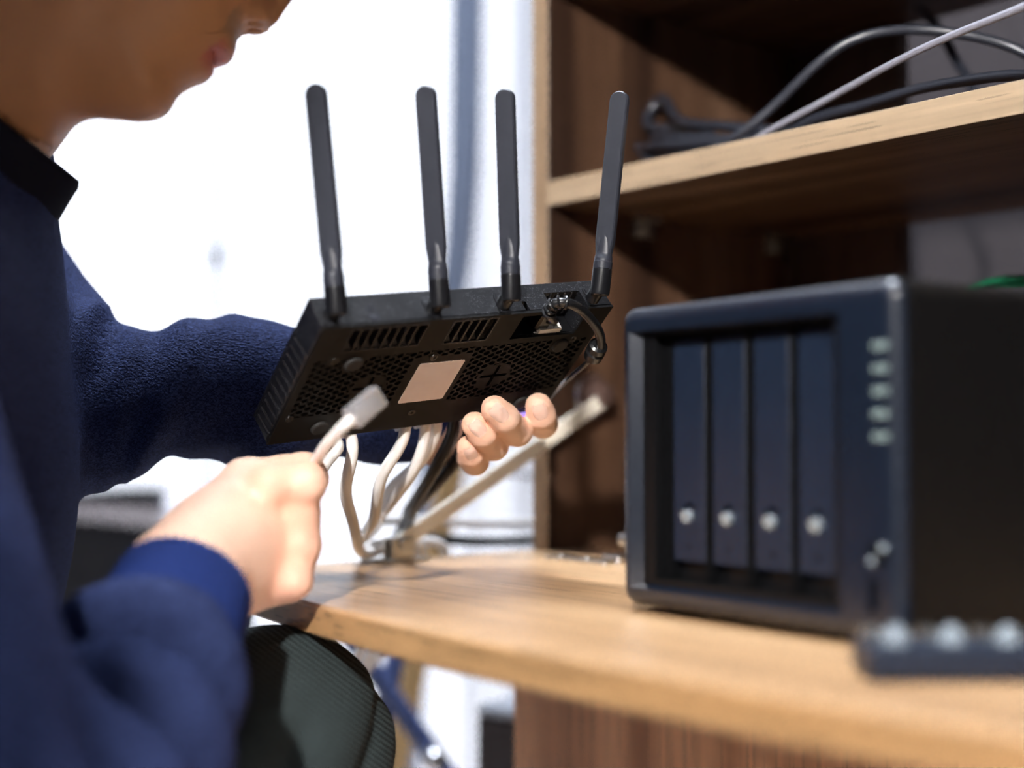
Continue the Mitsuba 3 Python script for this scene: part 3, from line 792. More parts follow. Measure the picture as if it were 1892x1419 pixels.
for g in fr.geoms:
    m = lift(g, -0.35, 0.2)
    m.vertices *= mm
    add(N_ + 'vent_frame', rou(m), 'plastic_router')
# sticker, feet, screws, crosses
lab = rbox2(77, 109, 39, 76, 1.3)
m = lift(lab, -0.14, 0.0)
m.vertices *= mm
add(N_ + 'sticker', rou(m), 'paper_label', 'blank pinkish white sticker')
for x, y in ((30.5, 32.8), (30.2, 90.7), (176.5, 33.4), (176, 90.5)):
    add(N_ + 'foot', rou(lathe([(0, 1.9 * mm), (4.6 * mm, 1.9 * mm), (5.4 * mm, 1.4 * mm), (5.8 * mm, -0.2 * mm)], np.array([x, y, 0]) * mm, (0, 0, -1), 32)), 'rubber', 'round grey rubber foot', smooth=30)
for x, y in ((17.2, 28.7), (6.5, 78.5), (84.4, 33.9), (91.8, 87.0), (184.4, 28.9), (193, 90)):
    add(N_ + 'screw', rou(lathe([(0, -.0004), (.0009, -.0004), (.0011, .0003), (.0019, .0004), (.0025, .00035), (.0027, -.0002)], np.array([x, y, 0]) * mm, (0, 0, -1), 20)), 'plastic_inner', smooth=30)
for x, y in ((49.1, 57), (138.5, 58.2)):
    m = lift(Point(x, y).buffer(12, quad_segs=2), 3.0, 3.6)
    m.vertices *= mm
    add(N_ + 'mount_pocket', rou(m), 'plastic_inner')
# button strip on the antenna edge
g = rbox2(31, 36, 2.6, 13.6, 2.4)
ringp = g.buffer(0.35).difference(g.buffer(-0.25))
yz = lambda poly, z0, z1: moved(lift(poly, z0, z1), np.array([[1, 0, 0], [0, 0, -1.0], [0, 1, 0]]), np.zeros(3))     # (x, y) -> (x, z), out along -y
m = yz(ringp, 0, 0.35)
m.vertices *= mm
add(N_ + 'button_surround', rou(m), 'plastic_antenna', smooth=False)
for zc, r in ((10.8, 1.1), (5.6, 2.0)):
    add(N_ + 'button', rou(lathe([(0, .0001), (r * mm * .6, .0001), (r * mm * .8, .0006), (r * mm, .0005), (r * mm * 1.1, 0)], np.array([33.4, 0, zc]) * mm, (0, -1, 0), 24)), 'plastic_antenna', smooth=30)
# port pocket
pk = cat([cbox(133.2 * mm, 181.8 * mm, 22.9 * mm, 23.4 * mm, 2 * mm, 15 * mm, 0.0001)])
add(N_ + 'port_panel', rou(pk), 'plastic_inner')
for k in range(5):
    x = 155 + 5.4 * k
    add(N_ + 'pocket_rib', rou(tube(np.array([[x, 1.5, 14.6], [x + 2.5, 20, 14.6]]) * mm, 0.0009, 6, 10, smooth_path=False)), 'plastic_router', smooth=True)
for k in range(3):
    x = 136.5 + 4.6 * k
    add(N_ + 'pocket_rib', rou(tube(np.array([[x, 5.0, 14.4], [x + 1.5, 20, 14.4]]) * mm, 0.0011, 6, 10, smooth_path=False)), 'plastic_router', smooth=True)
px_, pz_ = 163.5, 7.2
sock = m3.Manifold.batch_boolean([C_(px_ - 8.2, px_ + 8.2, 19.5, 23, pz_ - 5.4, pz_ + 6.2), C_(px_ - 6.0, px_ + 6.0, 19, 22.5, pz_ - 3.4, pz_ + 4.0), C_(px_ - 3.2, px_ + 3.2, 19, 22.5, pz_ - 4.6, pz_)], m3.OpType.Subtract)
sk_ = add(N_ + 'socket', rou(tri(sock)), 'port_white', 'white network socket')
for k in range(8):
    x = px_ - 4.2 + 1.2 * k
    add(sk_ + '__contact', rou(cbox((x - .25) * mm, (x + .25) * mm, 19.6 * mm, 22.4 * mm, (pz_ + 3.3) * mm, (pz_ + 3.9) * mm, 0.0001)), 'gold')
marks = [sbox(0, 0, 4.6, 1.1), sbox(-10.4, -0.2, -9.8, 1.6), sbox(-11.8, .3, -8.4, .8), Point(-11.6, .9).buffer(.5), Point(-8.6, .2).buffer(.5)]
m = yz(unary_union(marks), 0, 0.15)
m.vertices = (m.vertices + [px_ + 1, 22.9, 2.2]) * mm
add(N_ + 'port_marks', rou(m), 'port_white', 'white port markings')
# blue light on the cable edge
scene[N_ + 'status_light'] = mikit.ply(rou(cbox(179 * mm, 185 * mm, (Dm - .2) * mm, (Dm + .5) * mm, 1.2 * mm, 4.5 * mm, 0.0002)), 'port_white', emitter={'type': 'area', 'radiance': {'type': 'rgb', 'value': [0.2, 0.45, 6.5]}})
say(N_ + 'status_light', 'lit blue status light')

ANT = [((623, 583), (582.5, 156), 529, 488, 0.750), ((814, 569), (786, 159), 516.6, 477, 0.787), ((945, 557), (933, 165), 506.6, 469.6, 0.812), ((1108, 546), (1146.7, 169), 496.6, 464, 0.846)]
for (b, t, yseam, ytop, dd), (ckx, ckz) in zip(ANT, ck_centres):
    dd -= 0.008
    # collar on the router
    e = rbox2(ckx - 6.2, ckx + 6.4, ckz - 5.6, ckz + 5.6, 5.4)
    m = yz(e, -0.2, 0.9)
    m.vertices *= mm
    m2 = yz(e.buffer(-1.2), 0.8, 1.6)
    m2.vertices *= mm
    add(N_ + 'antenna_collar', rou(cat([m, m2])), 'plastic_router', smooth=30)
    P0, P1 = P(*b, dd), P(*t, dd - 0.004)
    ax = (P1 - P0)
    Ltot = np.linalg.norm(ax)
    ax /= Ltot
    # the broad face looks at the lens, a little to the left
    toward = np.array([0, 0, CZ]) - (P0 + P1) / 2
    toward /= np.linalg.norm(toward)
    side = np.cross(ax, -toward)
    side /= np.linalg.norm(side)        # to the right in the picture
    th = math.radians(24)
    nrm = np.cross(side, ax)
    nrm = nrm if nrm @ toward > 0 else -nrm
    s2 = side * math.cos(th) - nrm * math.sin(th)
    n2 = np.cross(s2, ax)
    if n2 @ toward < 0:
        n2 = -n2
    AR = np.c_[s2, ax, n2]
    fy = lambda y: (b[1] - y) / (b[1] - t[1]) * Ltot
    l_seam, l_top = fy(yseam), fy(ytop)
    w, r = 0.0058, 0.0057
    # flat blade with a rounded tip and tapered heel
    o = np.array([(-w * .72, l_top - .006), (-w, l_top + .006), (-w, Ltot - w * 0.95)] + [(w * math.cos(q), Ltot - w * 0.95 + w * 0.95 * math.sin(q)) for q in np.linspace(math.pi, 0, 15)[1:-1]] + [(w, Ltot - w * 0.95), (w, l_top + .006), (w * .72, l_top - .006)])
    pin = np.array(Polygon(o).buffer(-0.0008, join_style=2).exterior.coords)
    hh = 0.0024
    bl = trimesh.convex.convex_hull(np.vstack([np.c_[o, np.full(len(o), hh - .0008)], np.c_[o, np.full(len(o), -hh + .0008)], np.c_[pin, np.full(len(pin), hh)], np.c_[pin, np.full(len(pin), -hh)]]))
    og = lathe([(0, l_top + .0175)] + [(r * 0.95 * math.sqrt(max(1 - ((q) / .0235) ** 1.7, 0)), l_top - .006 + q) for q in np.linspace(.0232, 0, 14)] + [(r, l_top - .0065), (r, l_seam), (0, l_seam)], (0, 0, 0), (0, 1, 0), 36)
    og2 = og.copy()
    # spike stands a little proud of both faces
    og.vertices[:, 2] *= np.where(og.vertices[:, 1] > l_top - .004, 0.62, 1.0)
    k = add(N_ + 'antenna', moved(cat([bl, og]), AR if np.linalg.det(AR) > 0 else AR, P0), 'plastic_antenna', smooth=28)
    sl = lathe([(0, 0), (r * .8, 0), (r * .97, .0006), (r * 1.02, .002), (r * 1.02, l_seam - .0007), (r * .97, l_seam - .0002), (r * .9, l_seam), (0, l_seam)], (0, 0, 0), (0, 1, 0), 40)
    add(k + '__swivel_sleeve', moved(sl, AR, P0), 'plastic_sleeve', 'glossy black swivel sleeve', smooth=30)
    pb_ = P0 + ax * .006
    piv = cyl(pb_, pb_ + RM[:, 1] * .0125, r * .78)
    add(k + '__pivot', piv, 'plastic_sleeve', smooth=30)
say('router', 'black router with four upright antennas, held with its vented underside to the lens', 'router')

# power cable of the router with a ribbed strain relief and a cord clip
pc = [rl(px_ - 5, 16, 9), P(1022, 590, .834), P(1016, 572, .822), P(1026, 561, .818), P(1048, 560, .818), P(1072, 571, .824), P(1094, 593, .832), P(1108, 618, .842), P(1109, 640, .850), P(1098, 655, .858)]
add('router_power_cable__cable', tube(pc, 0.0030, 80, 16), 'cable_gloss', smooth=True)
pth = spline(pc, 80)
tt = frames(pth)[0]
for i in (20, 23, 26, 29, 32):
    add('router_power_cable__relief_ring', lathe([(0.0022, -0.0009), (0.0041, -0.0008), (0.0045, 0), (0.0041, 0.0008), (0.0022, 0.0009)], pth[i], tt[i], 20), 'cable_gloss', smooth=30)
add('router_power_cable__plug', rou(cbox((px_ - 10.5) * mm, (px_ - 0.5) * mm, 9 * mm, 22.7 * mm, 3.6 * mm, 12.6 * mm, 0.0014)), 'cable_gloss', smooth=30)
c0_, c1_ = P(1107, 636, .850), P(1093, 664, .862)
add('router_power_cable__cord_clip', lathe([(0, 0), (0.0042, 0.0), (0.0058, 0.0012), (0.0061, 0.005), (0.0052, 0.0062), (0.0061, 0.0074), (0.0058, 0.0128), (0.004, 0.0138), (0, 0.0138)], c0_, c1_ - c0_, 28), 'cable_gloss', 'barrel-shaped cord clip', smooth=30)
add('router_power_cable__cable', tube([P(1096, 660, .860), P(1080, 675, .872), P(1058, 694, .892), P(1035, 716, .922), P(1010, 742, .955), P(985, 790, 0.99)], 0.0017, 50, 12), 'cable_gloss', smooth=True)
say('router_power_cable', 'black power cable with a ribbed sleeve curling out of the router port', 'power cable')


# ------------------------------------------------------------------ network cables plugged into the router
def plug_at(key, x, z=8.0):
    b_ = cat([cbox((x - 5.85) * mm, (x + 5.85) * mm, (Dm - 4) * mm, (Dm + 10) * mm, (z - 4) * mm, (z + 4) * mm, 0.0006), cbox((x - 3.1) * mm, (x + 3.1) * mm, (Dm - 4) * mm, (Dm + 6) * mm, (z - 6.0) * mm, (z - 4.7) * mm, 0.0004)])
    add(key + '__plug', rou(b_), 'clear_plastic', 'clear plastic plug')
    return rl(x, Dm + 4, z)


CW = [
    ('white network cable hanging leftmost and straightest below the router', 57, [P(651, 835, .848), P(641, 885, .858), P(645, 940, .89), P(658, 992, .95), P(684, 1022, 1.015), W3(-.878, .605, ZF + .006), W3(-.895, .60, -.13), W3(-.895, .60, -.3)]),
    ('white network cable under the router, second from the left, bending to the steel bracket', 98, [P(742, 818, .876), P(712, 868, .885), P(697, 920, .905), P(684, 972, .955), P(672, 1012, 1.02), W3(-.880, .625, ZF + .008), W3(-.90, .62, -.13), W3(-.90, .62, -.3)]),
    ('white network cable third from the left under the router, running on to the cabinet side', 112, [P(782, 822, .89), P(766, 865, .90), P(740, 905, .925), P(716, 938, .97), P(702, 952, 1.04), P(708, 962, 1.10), P(760, 960, 1.14), P(860, 966, 1.19), P(985, 966, 1.25), P(1100, 962, 1.29)]),
    ('white network cable under the router right beside the black pair of cables', 121, [P(797, 822, .90), P(772, 858, .915), P(735, 890, .945), P(706, 930, .98), P(694, 975, 1.03), P(676, 1012, 1.075), W3(-.884, .65, ZF + .008), W3(-.905, .645, -.13), W3(-.905, .645, -.3)]),
]
for text, x, pts in CW:
    k = 'network_cable' if 'network_cable__cable' not in scene else 'network_cable_%03d' % len([q for q in scene if q.startswith('network_cable') and q.endswith('__cable')])
    st = plug_at(k, x)
    add(k + '__cable', tube([rl(x, Dm + 2, 8)] + pts, 0.0037, 110), 'cable_white', smooth=True)
    say(k, text, 'cable')
k = 'black_network_cable'
add(k, tube([rl(135, Dm + 1, 12), P(836, 800, .905), P(818, 840, .918), P(795, 882, .94), P(768, 925, .98), P(753, 955, 1.06), P(775, 985, 1.13), P(860, 1000, 1.2), P(985, 998, 1.26), P(1100, 985, 1.31)], 0.0041, 110), 'cable_jet', 'black cable under the router, left one of the pair, running behind the stay', 'cable', smooth=True)
add(k, tube([rl(143, Dm + 1, 12), P(862, 812, .925), P(842, 850, .935), P(812, 888, .955), P(782, 920, .985), P(758, 950, 1.03), P(738, 985, 1.10), P(716, 1030, 1.15), P(690, 1080, 1.18)], 0.0041, 100), 'cable_jet', 'black cable under the router, right one of the pair, beside the little finger', 'cable', smooth=True)
add('thin_black_cord', tube([P(880, 858, 1.5), P(915, 870, 1.5), P(985, 880, 1.5), P(1060, 884, 1.5)], 0.002, 40, 10), 'cable_jet', 'thin black cord behind the lid stay, running to the cabinet side', 'cord', smooth=True)

# the cable in the right hand, with its clear plug
pa, pb = P(655, 769, .722), P(700, 730, .732)
pa_ax = (pb - pa) / np.linalg.norm(pb - pa)
pe = pb - pa_ax * 0.0215
view = P(680, 750, .72) - [0, 0, CZ]
wide = np.cross(view, pa_ax)
wide /= np.linalg.norm(wide)
nn = np.cross(pa_ax, wide)
ca, sa = math.cos(0.35), math.sin(0.35)
wide, nn = wide * ca + nn * sa, nn * ca - wide * sa
PR = np.c_[pa_ax, wide, nn]
if np.linalg.det(PR) < 0:
    PR = np.c_[pa_ax, wide, -nn]
pl = lambda m: moved(m, PR, pe)
H_ = 'loose_network_cable__'
body = m3.Manifold.batch_boolean([to_m3(cbox(0, .0215, -.00585, .00585, -.004, .004, .0006)), m3.Manifold.cube((.0135, .0080, .0056)).translate((-.001, -.0040, -.0028)), m3.Manifold.cube((.0075, .0088, .0022)).translate((.0128, -.0044, -.0011))], m3.OpType.Subtract)
add(H_ + 'plug', pl(tri(body)), 'clear_plastic', 'clear plastic plug')
add(H_ + 'plug__latch', pl(trimesh.convex.convex_hull(np.array([[.0205, s * .0030, z] for s in (-1, 1) for z in (.0041, .0050)] + [[.002, s * .0030, z] for s in (-1, 1) for z in (.0078, .0086)]))), 'clear_plastic')
for i, w_ in enumerate(('wire_orange', 'port_white', 'port_white', 'wire_green', 'wire_blue', 'port_white', 'port_white', 'wire_brown')):
    y = -.0036 + .00103 * i
    add(H_ + 'plug__wire', pl(tube(np.array([[.0105, y * .7, 0], [.0135, y, 0], [.0195, y, 0]]), .00042, 8, 8, smooth_path=False)), w_, smooth=True)
    add(H_ + 'plug__contact', pl(cbox(.0185, .0208, y - .0002, y + .0002, -.0037, -.0016, .00008)), 'gold')
add(H_ + 'cable', tube([pe + pa_ax * .012, pe + pa_ax * .006, pe, P(624, 799, .727), P(603, 823, .741), P(586, 848, .761), P(571, 872, .781), P(556, 900, .792), P(538, 940, .798), P(520, 985, .80), P(503, 1035, .80), P(492, 1090, .80)], 0.0032, 100), 'cable_white', smooth=True)
say('loose_network_cable', 'white network cable with a clear plug pinched in the right hand', 'cable')
k = 'held_network_cable'
plug_at(k, 50, 8)
add(k + '__cable', tube([rl(50, Dm + 2, 8), rl(50, Dm + 9, 8), P(626, 826, .828), P(608, 850, .815), P(590, 876, .800), P(568, 905, .802), P(549, 945, .806), P(532, 990, .808), P(515, 1040, .808), P(506, 1095, .808)], 0.0032, 90), 'cable_white', smooth=True)
say(k, 'white network cable from the router edge into the right hand, behind the loose one', 'cable')

# ------------------------------------------------------------------ the person
O3 = np.array([0, 0, CZ])
HP, HYAW, HS, HD = math.radians(40), math.radians(12), 3.42 * 1.0, 0.76       # head pitch and turn; picture pixels per millimetre; depth
HF = np.array([math.cos(HP) * math.cos(HYAW), math.cos(HP) * math.sin(HYAW), -math.sin(HP)])
HSD = np.array([math.sin(HYAW), -math.cos(HYAW), 0])
HH = np.cross(HF, HSD)
HH = HH if HH[2] > 0 else -HH
chin0 = P(300, 210, HD)
HR = np.stack([HF, HSD, HH])           # rows: forward, right, up


def pf(x, y):
    """A profile pixel in head millimetres (forward, up)."""
    q = HR @ (P(x, y, HD) - chin0) * 1000
    # slide along the sight line into the head's middle plane
    r = HR @ ray(x, y)
    q = q - r * (q[1] / r[1])
    return q[0], q[2]


prof_px = [(462, 40), (443, 60), (425, 92), (398, 120), (372, 140), (350, 158), (334, 168), (325, 178), (321, 190), (311, 205), (297, 214), (281, 219), (254, 221), (219, 217), (198, 216), (178, 208), (139, 197), (110, 198), (88, 210)]
prof = [pf(*q) for q in prof_px]
fchin = prof[9]
cran = [(-95, -45), (-150, 30), (-186, 90), (-192, 140), (-170, 195), (-120, 226), (-70, 228), (-25, 208), (0, 172), (4, 140), (-3, 112), (-2, 95)]
ring = np.array(prof + cran)
prof_poly = Polygon(ring).buffer(3).buffer(-6).buffer(3)
pxs, pys = np.arange(-215, 40, 1.5), np.arange(-60, 250, 1.5)
import shapely
gx, gy = np.meshgrid(pxs, pys, indexing='ij')
bd_ = shapely.distance(prof_poly.exterior, shapely.points(gx.ravel(), gy.ravel())).reshape(gx.shape)
ins_ = shapely.contains_xy(prof_poly, gx.ravel(), gy.ravel()).reshape(gx.shape)
from scipy.ndimage import map_coordinates, gaussian_filter
prof_sd = gaussian_filter(np.where(ins_, -bd_, bd_), 1.0).astype(np.float32)


def prof_dist(f, h):
    return map_coordinates(prof_sd, [np.clip((f - pxs[0]) / 1.5, 0, len(pxs) - 1), np.clip((h - pys[0]) / 1.5, 0, len(pys) - 1)], order=1)


nt, nb_ = pf(512, 38), pf(496, 52)
sn = pf(452, 50)
ul, ll = pf(420, 104), pf(383, 138)


def head_sd(p):
    """Signed distance (metres) of head and neck; p relative to the world."""
    q = ((p - chin0.astype(np.float32)) @ HR.T.astype(np.float32)) * 1000
    f, s, h = q[:, 0], q[:, 1], q[:, 2]
    b = np.interp(h, [-60, 0, 40, 90, 140, 230], [46, 50, 60, 70, 76, 78])
    a = np.interp(f, [-200, -120, -40, 10], [90, 70, 52, 44])
    x = np.clip(np.abs(s) / b, 0, 1.6)
    g = np.where(x < 1, a * (1 - np.sqrt(np.maximum(1 - x * x, 0))), a + (x - 1) * b * 1.3)
    d = prof_dist(f, h) + g
    d = np.where(d > 0, d * 0.8, d)
    m = np.stack([f, np.abs(s), h], 1)

    def rc(a_, b_, ra, rb):
        return sd_cone(m, a_, b_, ra, rb)
    # nose
    d = smin(d, rc((0, 0, 120), (nt[0] - 9, 0, nt[1] + 2), 7, 9.0), 9)
    d = smin(d, rc((nb_[0] - 9, 0, nb_[1] + 3), (nb_[0] - 8, 0, nb_[1] + 3), 8.2, 8.0), 5)
    d = smin(d, rc((sn[0] - 2, 13.5, sn[1] + 8), (sn[0] + 3, 11, sn[1] + 9), 6.5, 6.0), 5)
    d = smax(d, -sd_cone(m, (sn[0] + 3, 6.5, sn[1] - 2), (sn[0] + 1, 7, sn[1] + 8), 3.0, 2.0), 2)
    # lips
    d = smin(d, sd_ell(m, (ul[0] - 9, 0, ul[1] + 1), np.eye(3), (11, 25, 8.5)), 5)
    d = smin(d, sd_ell(m, (ll[0] - 9, 0, ll[1]), np.eye(3), (10.5, 22, 8)), 5)
    d = smax(d, -sd_ell(m, (ll[0] - 2, 0, (ul[1] + ll[1]) / 2 + 1), np.eye(3), (9, 24, 1.3)), 2.5)
    # brow, sockets, cheekbone, ear
    d = smax(d, -sd_ell(m, (2, 31, 118), np.eye(3), (13, 17, 10)), 10)
    d = smin(d, sd_ell(m, (-13, 31, 117), np.eye(3), (12.5, 12.5, 12.5)), 3)
    d = smin(d, rc((-12, 20, 134), (-26, 50, 132), 8, 7), 10)
    d = smin(d, rc((-40, 54, 92), (-75, 62, 100), 9, 8), 24)
    d = smin(d, rc((-60, 44, 8), (-84, 56, 70), 10, 9), 26)
    ear = smax(sd_ell(m, (-94, 76, 98), np.array([[1, .15, 0], [-.3, 1, 0], [0, 0, 1.0]]), (17, 6.5, 32)), -sd_ell(m, (-88, 84, 100), np.eye(3), (10, 6, 20)), 3)
    d = smin(d, ear, 5)
    d = d / 1000
    # neck
    d = smin(d, sd_cone(p, NECK_TOP, NECK_BASE, 0.056, 0.060), 0.02)
    return d


NECK_TOP = chin0 + HR.T @ (np.array([-92, 0, 10]) / 1000)
NECK_BASE = np.array([-0.335, 0.79, CZ + 0.165])
head = snet(head_sd, chin0 - [0.26, 0.16, 0.13], chin0 + [0.16, 0.17, 0.26], 0.0032)
head = relax(head, 4)

# arms and hands
SH_R, SH_L = np.array([-0.305, 0.60, CZ + 0.06]), np.array([-0.42, 0.955, CZ + 0.175])
EL_R, EL_L = np.array([-0.178, 0.50, CZ - 0.205]), P(152, 735, 0.885)
WR_R, WR_L = P(352, 1058, 0.700), P(806, 770, 0.955)


def chain(p, pts, rs, k=0.004):
    d = None
    for (a, b), (ra, rb) in zip(zip(pts[:-1], pts[1:]), zip(rs[:-1], rs[1:])):
        e = sd_cone(p, a, b, ra, rb)
        d = e if d is None else smin(d, e, k)
    return d


# right hand: a loose fist with its back to the lens, thumb and index pinching the cable
RH = dict(
    index=([P(498, 900, .752), P(563, 893, .748), P(572, 886, .772), P(560, 872, .795)], [.0128, .0112, .0098, .0084]),
    middle=([P(545, 950, .757), P(552, 962, .800), P(526, 955, .818), P(502, 950, .812)], [.0128, .0105, .0095, .0085]),
    ring=([P(549, 1008, .755), P(552, 1015, .796), P(524, 1010, .812), P(500, 1002, .805)], [.0122, .0102, .0092, .0083]),
    little=([P(538, 1072, .750), P(538, 1066, .784), P(514, 1056, .798), P(494, 1048, .793)], [.0112, .0094, .0084, .0076]))
RT_ = ([P(395, 960, .735), P(455, 895, .765), P(520, 880, .785), P(558, 866, .775)], [.0165, .0140, .0112, .0090])
r_palm = [(P(378, 1010, .718), P(500, 905, .762), .0165, .0135), (P(378, 1035, .718), P(536, 952, .765), .0175, .0135), (P(380, 1062, .718), P(541, 1010, .765), .0175, .013), (P(385, 1085, .722), P(526, 1072, .760), .0165, .012), (P(400, 1075, .735), P(500, 1050, .785), .018, .015), (P(400, 1000, .735), P(490, 960, .785), .018, .015)]
r_wrist = [(P(330, 1080, .690), P(385, 1035, .722), .0245, .0240), (P(330, 1065, .690), P(378, 1000, .722), .0235, .0195), (P(345, 1105, .695), P(395, 1085, .722), .022, .0175)]


def right_sd(p):
    d = None
    for a, b, ra, rb in r_palm + r_wrist:
        e = sd_cone(p, a, b, ra, rb)
        d = e if d is None else smin(d, e, 0.014)
    for n in RH:
        d = smin(d, chain(p, *RH[n]), 0.006)
    d = smin(d, chain(p, *RT_), 0.009)
    d = smin(d, sd_cone(p, WR_R + (EL_R - WR_R) * 0.05, EL_R, .0245, .038), 0.012)
    # knuckles
    for q, r in ((P(500, 896, .742), .011), (P(553, 953, .752), .0102), (P(557, 1009, .750), .0098), (P(547, 1070, .744), .0085)):
        d = smin(d, np.linalg.norm(p - q.astype(np.float32), axis=1) - r, 0.006)
    return d


rh = relax(snet(right_sd, np.minimum(EL_R, P(560, 870, .69)) - [0.05, 0.05, 0.02], np.maximum(WR_R, P(590, 850, .83)) + [0.03, 0.02, 0.03], 0.0026), 4)

# left hand: palm behind the cable edge, four fingers hooked round onto the underside
LH = dict(
    index=([P(940, 755, .985), P(1003, 782, .914), P(1000, 767, .893), P(995, 751, .888)], [.0108, .0094, .0090, .0086]),
    middle=([P(902, 772, .985), P(956, 797, .896), P(932, 773, .870), P(914, 756, .864)], [.0108, .0094, .0090, .0086]),
    ring=([P(876, 802, .98), P(912, 824, .902), P(892, 801, .878), P(877, 785, .873)], [.0105, .0092, .0088, .0083]),
    little=([P(852, 828, .965), P(878, 853, .910), P(871, 839, .893), P(865, 827, .887)], [.0100, .0086, .0081, .0075]))
LT_ = ([P(830, 770, .965), P(850, 730, .962), P(900, 690, .955), P(940, 660, .950)], [.0165, .0140, .0110, .0090])
l_palm = [(P(812, 752, .96), P(928, 748, .99), .018, .0125), (P(812, 772, .96), P(904, 778, .99), .0185, .0130), (P(814, 795, .955), P(878, 806, .985), .0185, .0125), (P(818, 812, .95), P(852, 828, .968), .0170, .0120)]


def left_sd(p):
    d = None
    for a, b, ra, rb in l_palm:
        e = sd_cone(p, a, b, ra, rb)
        d = e if d is None else smin(d, e, 0.012)
    for n in LH:
        d = smin(d, chain(p, *LH[n], k=0.003), 0.0009)
    d = smin(d, chain(p, *LT_), 0.008)
    d = smin(d, sd_cone(p, WR_L, WR_L + (EL_L - WR_L) * 0.7, .027, .034), 0.014)
    return d


lh = snet(left_sd, P(640, 900, .90) * [1, 0, 1] + [0, 0.80, 0], P(1040, 640, 1.0) * [1, 0, 1] + [0.01, 1.03, 0.02], 0.0018)
lh = relax(lh, 2)

# trunk, upper arms and legs under the clothes
PEL = np.array([-0.43, 0.80, CZ - 0.40])
KN_R, AN_R = np.array([-0.134, 0.795, CZ - 0.1705]), np.array([-0.215, 0.80, 0.085])
KN_L, AN_L = np.array([-0.14, 1.06, 0.075]), np.array([-0.50, 1.02, 0.06])
HIP_R, HIP_L = PEL + [0.0, -0.09, -0.02], PEL + [0.0, 0.10, -0.02]
CHEST = np.array([-0.365, 0.79, CZ - 0.02])
TRK_R = np.array([[math.cos(.3), math.sin(.3), 0], [-math.sin(.3), math.cos(.3), 0], [0, 0, 1.0]])


def trunk_sd(p, g=0.0, legs=True):
    d = sd_ell(p, CHEST, TRK_R, (0.105 + g, 0.165 + g, 0.19 + g))
    d = smin(d, sd_ell(p, PEL + [0.02, 0, 0.1], TRK_R, (0.11 + g, 0.15 + g, 0.20 + g)), 0.08)
    d = smin(d, sd_cone(p, SH_R, SH_L, 0.05 + g, 0.05 + g), 0.08)
    d = smin(d, sd_cone(p, NECK_BASE - [0.02, 0, 0.05], NECK_BASE, 0.07 + g, 0.055 + g), 0.05)
    return d


def arm_sd(p, s, e, w, g):
    return smin(sd_cone(p, s, e, 0.046 + g, 0.036 + g), sd_cone(p, e, w, 0.036 + g, 0.025 + g), 0.02)


def leg_sd(p, hip, kn, an, g):
    d = smin(sd_cone(p, hip, kn, 0.082 + g, 0.054 + g), sd_cone(p, kn, an, 0.054 + g, 0.036 + g), 0.02)
    return d


def body_sd(p):
    d = trunk_sd(p, -0.008)
    d = smin(d, arm_sd(p, SH_R, EL_R, EL_R + (WR_R - EL_R) * .9, -0.004), 0.03)
    d = smin(d, arm_sd(p, SH_L, EL_L, EL_L + (WR_L - EL_L) * .9, -0.004), 0.03)
    d = smin(d, leg_sd(p, HIP_R, KN_R, AN_R, -0.006), 0.04)
    d = smin(d, leg_sd(p, HIP_L, KN_L, AN_L, -0.006), 0.04)
    for an, toe in ((AN_R, (0.15, 0.0, -0.05)), (AN_L, (-0.10, -0.02, -0.02))):
        d = smin(d, sd_cone(p, an, an + np.array(toe), .034, .024), 0.02)
    return d


core = snet(body_sd, (-0.66, 0.40, 0.0), (0.02, 1.25, CZ + 0.26), 0.012)
body = union([core, head, rh, lh])
bv = np.asarray(body.vertices)
col = np.tile(np.array(lin(240, 202, 178)), (len(bv), 1))
fm = meshkit.fbm(bv * 45, 3)
col *= (0.93 + 0.16 * fm)[:, None]


def tint(sel, c, a=1.0):
    w = (np.clip(sel, 0, 1) * a)[:, None]
    col[:] = col * (1 - w) + np.array(lin(*c)) * w


hq = (bv - chin0) @ HR.T * 1000
hf, hs, hh = hq.T
near_head = (np.linalg.norm(bv - chin0, axis=1) < 0.35) * (bv[:, 2] > CZ + 0.16)
tint(near_head, (174, 116, 64), 0.9)  # face and neck tinted darker than the hands; their shade in the colour
lip = np.exp(-(((hh - (ul[1] + ll[1]) / 2) / 8.5) ** 4)) * (np.abs(hs) < 24) * (hf > ll[0] - 13) * near_head
tint(lip, (178, 84, 78), 0.75)
stub = np.exp(-(((hh - ul[1] - 11) / 8) ** 4)) * (np.abs(hs) < 30) * (hf > ul[0] - 22) * near_head
tint(stub, (120, 98, 80), 0.5)
tint(near_head * np.clip((30 - hh) / 40, 0, 1), (160, 116, 84), 0.35)
for n in LH:        # warmer finger ends on the left hand
    pts_, rs_ = LH[n]
    w = np.exp(-(np.linalg.norm(bv - pts_[3], axis=1) / 0.013) ** 2)
    tint(w, (232, 160, 124), 0.5)
for q in (P(500, 893, .742), P(541, 945, .750), P(545, 1008, .748), P(529, 1071, .742), P(556, 893, .752)):
    tint(np.exp(-(np.linalg.norm(bv - q, axis=1) / 0.014) ** 2), (226, 142, 108), 0.55)
add('person__body', body, 'skin', smooth=True, color=col)

